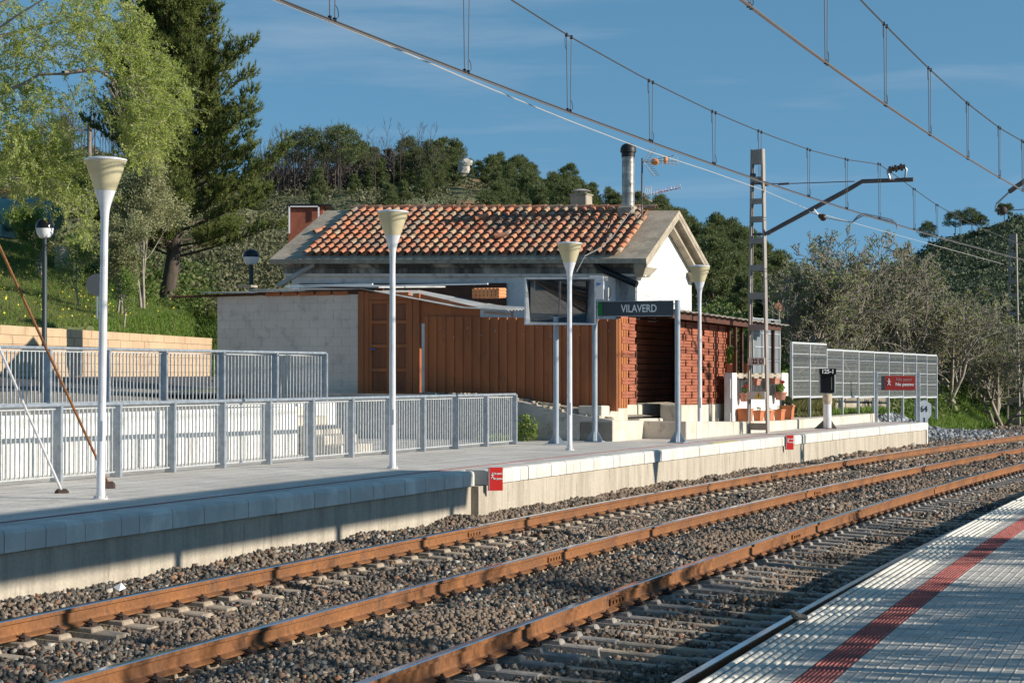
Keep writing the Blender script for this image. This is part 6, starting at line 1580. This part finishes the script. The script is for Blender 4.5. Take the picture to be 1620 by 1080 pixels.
# --- leafy elm entering from the left
def elm():
    rng = np.random.default_rng(5); Z0 = 44.0
    base = at(-150, 600, Z0); base.z = 1.5
    t = thing('leafy_tree', 'light green spring tree spreading in from the left edge', 'tree', base, 0); B = np.array(base)
    def w(px, py, dz=0): return np.array(at(px, py, Z0+dz))-B
    segs = []
    def limb(pts, r0, r1, sub=4):
        for i in range(len(pts)-1):
            for k in range(sub):
                f0 = (i+k/sub)/(len(pts)-1); f1 = (i+(k+1)/sub)/(len(pts)-1)
                a_ = pts[i]+(pts[i+1]-pts[i])*k/sub; b__ = pts[i]+(pts[i+1]-pts[i])*(k+1)/sub
                segs.append((a_, b__, r0+(r1-r0)*f0, r0+(r1-r0)*f1))
    V, F = None, None
    limb([w(-150, 605), w(-145, 400), w(-120, 250, 1), w(-130, 60), w(-140, -150)], .26, .10)
    main = [[w(-125, 260), w(-40, 165, -.4), w(40, 132, -.7), w(62, 118, -.8), w(105, 117, -.9), w(150, 112, -1), w(178, 116, -1)], [w(100, 116, -.9), w(150, 108), w(182, 128), w(196, 160)], [w(-120, 250), w(-30, 215, .6), w(30, 225, 1), w(80, 260, 1)], [w(-130, 60), w(-20, 20), w(60, -30), w(150, -60), w(230, -70)], [w(-130, 60), w(-10, 60, 1), w(70, 40, 1.4), w(160, 15, 1.5)], [w(-140, 300), w(-60, 290, .5), w(10, 310, .8), w(70, 330, 1)], [w(-120, 230), w(-50, 80, -1), w(20, 30, -1.3), w(100, -20, -1.5)]]
    for m_ in main: limb(m_, .055, .012)
    # foliage regions: centre px, radii px, depth, twigs
    reg = [(60, 30, 110, 45, 110), (170, 40, 60, 55, 70), (20, 90, 60, 40, 55), (30, 190, 55, 60, 150), (70, 250, 55, 60, 170), (20, 275, 60, 45, 70), (110, 300, 50, 40, 55), (215, 95, 45, 35, 70), (245, 150, 50, 50, 150), (225, 205, 45, 45, 110), (200, 170, 30, 40, 30), (120, 160, 30, 20, 10), (150, 30, 80, 30, 60), (140, 150, 25, 40, 10), (170, 75, 40, 25, 25), (100, 85, 50, 18, 22), (235, 235, 30, 22, 24), (-20, 150, 70, 120, 120), (140, 350, 26, 26, 12)]
    PT = []; DD = []
    for cx_, cy_, rx, ry, n in reg:
        for i in range(n):
            a_ = rng.uniform(0, 6.28); r_ = rng.uniform(0, 1)**.5; dz = rng.normal()*.9
            p = w(cx_+rx*r_*cos(a_), cy_+ry*r_*sin(a_), dz); d = np.array([rng.normal()*.6+.25, rng.normal()*.5, rng.normal()*.45+.05]); d /= np.linalg.norm(d); L = rng.uniform(.35, .8); n2 = 6
            for k in range(n2):
                d = d+np.array([0, 0, -.16])+rng.normal(size=3)*.10; d /= np.linalg.norm(d); q = p+d*L/n2; segs.append((p, q, .006*(1-k/n2)+.0022, .006*(1-(k+1)/n2)+.0022)); 
                for j in range(9): PT.append(p+(q-p)*rng.uniform(0, 1)+rng.normal(size=3)*.035); DD.append(d)
                p = q
    # hanging bare twigs below the right tuft
    for i in range(60):
        p = w(rng.uniform(165, 225), rng.uniform(115, 170), rng.normal()*.4); d = np.array([.35, 0, -.5]); n2 = 7; L = rng.uniform(.7, 1.4)
        for k in range(n2): d = d+np.array([rng.normal()*.08, rng.normal()*.08, -.12]); d /= np.linalg.norm(d); q = p+d*L/n2; segs.append((p, q, .008*(1-k/n2)+.003, .008*(1-(k+1)/n2)+.003)); p = q
    V, F = segs_mesh(segs, 5); nobj('branches', V, F, M['twig_grey'], t)
    V, F = leafquads(rng, np.array(PT), .056, .5, np.array(DD)); nobj('leaves', V, F, M['elm'], t)
elm()
PT_ = dict(kids=(9, 6, 5), spread=(.55, .6, .6), len=(.45, .5, .5), grav=(0, .05, .03, .0), wig=.09, nseg=5, lev=3, rmin=.006, start=.2)
def gpt(px, py, Z): p = at(px, py, Z); p.z = float(terr(p.x, p.y)); return p
tree('small_tree', 'pale whitish blossoming tree between the elm and the pine', 'tree', gpt(232, 470, 74), dict(PT_, start=.45), 4.2, .06, 141, M['twig'], M['blossom_leaf'], 7, .085, .12, stems=3, lean=.08)
tree('small_tree', 'yellowish green slender tree behind the first lamp', 'tree', gpt(188, 470, 71), PT_, 2.7, .05, 42, M['twig'], M['olive'], 4, .08, .08, stems=2)
tree('small_tree', 'very thin young tree with sparse leaves beside the street lamp', 'tree', gpt(125, 470, 71), PT_, 2.3, .035, 43, M['twig'], M['young'], 2, .07, .07, stems=1)
tree('small_tree', 'young sparse tree halfway up the bank right of the first lamp', 'tree', gpt(196, 480, 69), PT_, 1.5, .04, 44, M['twig'], M['young'], 2, .07, .07, stems=1)
tree('small_tree', 'short leafy sapling growing near the teal tank', 'tree', gpt(60, 440, 76), PT_, 2.2, .04, 45, M['twig'], M['young'], 3, .08, .08, stems=2)
# fig-like bare trees at the right
PF_ = dict(kids=(8, 6, 6, 4), spread=(.75, .75, .75, .7), len=(.62, .55, .5, .5), grav=(.02, .04, .05, .08, .05), wig=.17, nseg=5, lev=4, rmin=.011, start=.18)
fg = 'bare fig trees beyond the mesh fence'
for px, Z, H0, seed, st_, lb in ((1345, 74, 4.0, 51, 4, 'tallest bare spreading fig tree in the middle of the thicket'), (1425, 78, 4.2, 52, 4, 'bare fig tree right of the middle, above the red sign'), (1275, 72, 3.2, 53, 4, 'bare fig tree at the left end, right behind the porch'), (1500, 80, 3.8, 54, 4, 'bare fig tree behind the grassy bank'), (1575, 82, 3.7, 55, 4, 'bare fig tree around the far mast'), (1650, 84, 3.3, 56, 3, 'bare fig tree cut by the right edge'), (1310, 84, 3.9, 57, 3, 'bare fig tree farther back behind the tallest one')):
    tree('fig_tree', lb, 'tree', gpt(px, 600, Z), PF_, H0, .10, seed, M['twig_grey'] if seed % 2 else M['twig'], M['buds'], .17, .10, .05, group=fg, stems=st_, lean=.42, asp=.6)
# dark bushes below figs
scrub('thicket', 520, 1262, 1700, 70, 92, .17, .95, 75, M['bushy'], 'dark green undergrowth below the bare fig trees', 12, .8)

# ================================================================== LEFT BACKGROUND OBJECTS
tk = thing('water_tank', 'old teal cylindrical tank lying on the bank among the trees', 'tank', at(42, 368, 80), radians(-14))
Vt = []; 
b = MB(); n = 24; prof_ = [(-1.55, .02), (-1.5, .35), (-1.3, .60), (-1.1, .66), (1.1, .66), (1.3, .60), (1.45, .35), (1.5, .02)]
for x, r_ in prof_:
    for k in range(n): Vt.append((x, r_*cos(2*pi*k/n), .72+r_*sin(2*pi*k/n)))
Ft = [(i*n+k, i*n+(k+1) % n, (i+1)*n+(k+1) % n, (i+1)*n+k) for i in range(len(prof_)-1) for k in range(n)]
obj('tank_body', MB().add(Vt, Ft), M['teal'], tk, True)
for x in (-.9, .8): obj('cradle', MB().box((x, 0, .05), (.3, 1.2, .5), 0, .02), M['teal'], tk)
obj('hatch', MB().box((-.5, 0, 1.42), (1.2, .25, .08), 0, .02).box((.05, 0, 1.35), (.05, .1, .3)), M['teal'], tk)
obj('end_rim', MB().tube([(1.32, .6*cos(k*pi/8), .72+.6*sin(k*pi/8)) for k in range(17)], .03, 5), M['tin'], tk)
t = thing('concrete_block', 'grey concrete block standing right of the teal tank', 'block', at(98, 402, 79), 0); t.location.z = float(terr(t.location.x, 79))-.1
obj('block', MB().box((0, 0, .55), (.55, .5, 1.0), .2, .03), M['conc'], t)
t = thing('round_sign', 'back of a round grey road sign half hidden by the first lamp pole', 'sign', at(153, 560, 67.5), 0); t.location.z = 3.4
zc = yy(450, 67.5)-3.4
obj('disc', MB().lathe([(.36, 0), (.36, .02)], 24), pm('sign_back', (.10, .11, .12), rough=.5), t).rotation_euler = (pi/2, 0, 0)
t.children[0].location = (0, 0, zc)
obj('post', MB().box((0, .04, zc/2), (.05, .05, zc+.5)), M['greypost'], t)
up = thing('utility_pole', 'old wooden utility pole behind the light green tree', 'pole', gpt(141, 300, 120), 0)
obj('pole', MB().tube([(0, 0, 0), (0, 0, yy(185, 120)-up.location.z)], [.16, .12], 10), M['pole_wood'], up); obj('crossarm', MB().box((-.35, 0, yy(205, 120)-up.location.z), (1.0, .1, .1)), M['pole_wood'], up)
bh = thing('brick_hut', 'small red brick hut seen behind the left end of the house roof', 'building', at(487, 350, 60), 0)
obj('wall', MB().box((0, 0, -.55), (1.0, 1.2, 1.9)), M['brick'], bh)
obj('flat_roof', MB().box((.1, 0, .42), (1.3, 1.4, .06)), M['dark'], bh)
obj('white_frame', MB().box((-.47, -.68, .0), (.04, .04, .8)).box((-.05, -.68, .38), (.9, .04, .04)).box((.38, -.68, .22), (.04, .04, .35)), M['white'], bh)
ob = MB(); random.seed(14)
tag(obj('earth_bank', MB().add([tuple(at(x, y, z_)) for x, y, z_ in ((-60, 300, 84), (0, 292, 84), (22, 305, 84), (20, 330, 83), (-10, 345, 82), (-60, 350, 82), (-20, 325, 82.2))], [(0, 6, 1), (1, 6, 2), (2, 6, 3), (3, 6, 4), (4, 6, 5), (5, 6, 0)]), pm('red_earth', (.40, .16, .07), (.28, .11, .05), ns=3, bump=1, bs=5)), 'patch of bare red earth at the left edge above the tank', 'earth')
# pale pink blossom shrub above the porch and the far houses
t = thing('blossom_shrub', 'little pinkish blossoming shrub above the porch roof corner', 'plant', at(1232, 490, 62), 0); rngb = np.random.default_rng(9)
V, F = leafcloud(rngb, (0, 0, .1), (.13, .12, .14), 130, .06); nobj('blossom', V, F, leafm('blossom', [(.55, .25, .16), (.62, .36, .25)], .2), t)
obj('stem', MB().tube([(0, 0, 0), (.05, 0, -1.2), (.0, 0, -2.6)], .02, 5), M['twig'], t)
fh = thing('far_house', 'tiny white walled house far off behind the fig trees', 'house', at(1262, 468, 215), 0)
obj('wall', MB().box((0, 0, 0), (2.4, 2, 1.2)), M['white_render'], fh); obj('roof', MB().prism([(-1.4, -1.2, .6), (1.4, -1.2, .6), (0, -1.2, 1.0)], (0, 2.4, 0)), M['fibro'], fh)

# ================================================================== NEAR SIDE, BEHIND THE CAMERA'S RIGHT (throws the shadows seen on the tracks)
cp = thing('platform_canopy', 'flat station canopy on the near platform, out of view', 'canopy', TP(18, -1.4, NZ), 0)
L = cp.location.copy()
mb = sweep_sd(6.0, 28.05, 2.0, [(-2.45, 4.86), (-.35, 4.86), (-.35, 5.0), (-2.45, 5.0)]); mb.v = [tuple(Vector(p_)-L) for p_ in mb.v]; obj('roof_deck', mb, M['fibro'], cp)
for s in (7.5, 11.5, 15.7, 19.7, 23.7, 27.4): obj('post', MB().box(TP(s, -1.5, (NZ+4.86)/2)-L, (.14, .14, 4.86-NZ), TROT(s)), M['greypost'], cp)
dup(lamp, TP(36.45, .55, NZ), 0, 'funnel lamp on the near platform whose shadow falls on the opposite kerb')
nf = railing('steel railing along the back of the near platform, out of view', -2, 40, 28, lambda s: -3.2, NZ, 1.1, .07, nb=9)
PS_ = dict(kids=(9, 6, 5), spread=(.7, .6, .6), len=(.5, .5, .5), grav=(0, .04, .0, -.02), wig=.10, nseg=5, lev=3, rmin=.01, start=.2)
for i, (s, d, h, per, sd0) in enumerate(((3.5, -7.0, 3.0, 5, 61), (8.0, -7.6, 4.0, 7, 62), (12.0, -7.2, 3.2, 5, 63), (15.5, -7.8, 4.2, 7, 64), (20.5, -7.4, 4.0, 5, 65), (26, -8.6, 3.8, 4, 66), (31, -8.0, 3.4, 4, 68), (50, -9.0, 3.6, 5, 67))):
    p = TP(s, d, -.3); tree('shade_tree', 'small leafy tree behind the near platform, out of view of the photo', 'tree', p, PS_, h, .07, sd0, M['twig'], M['young'], per*.28, .12, .14, stems=3, group='trees behind the near platform'); tt_ = COL.objects['shade_tree' if i == 0 else 'shade_tree.%03d' % i]; zm_ = max(v.co.z for v in tt_.children[1].data.vertices); tt_.scale = (.95, .95, (5.4, 6.1, 5.7, 6.2, 6.0, 5.8, 5.4, 5.6)[i]/zm_)
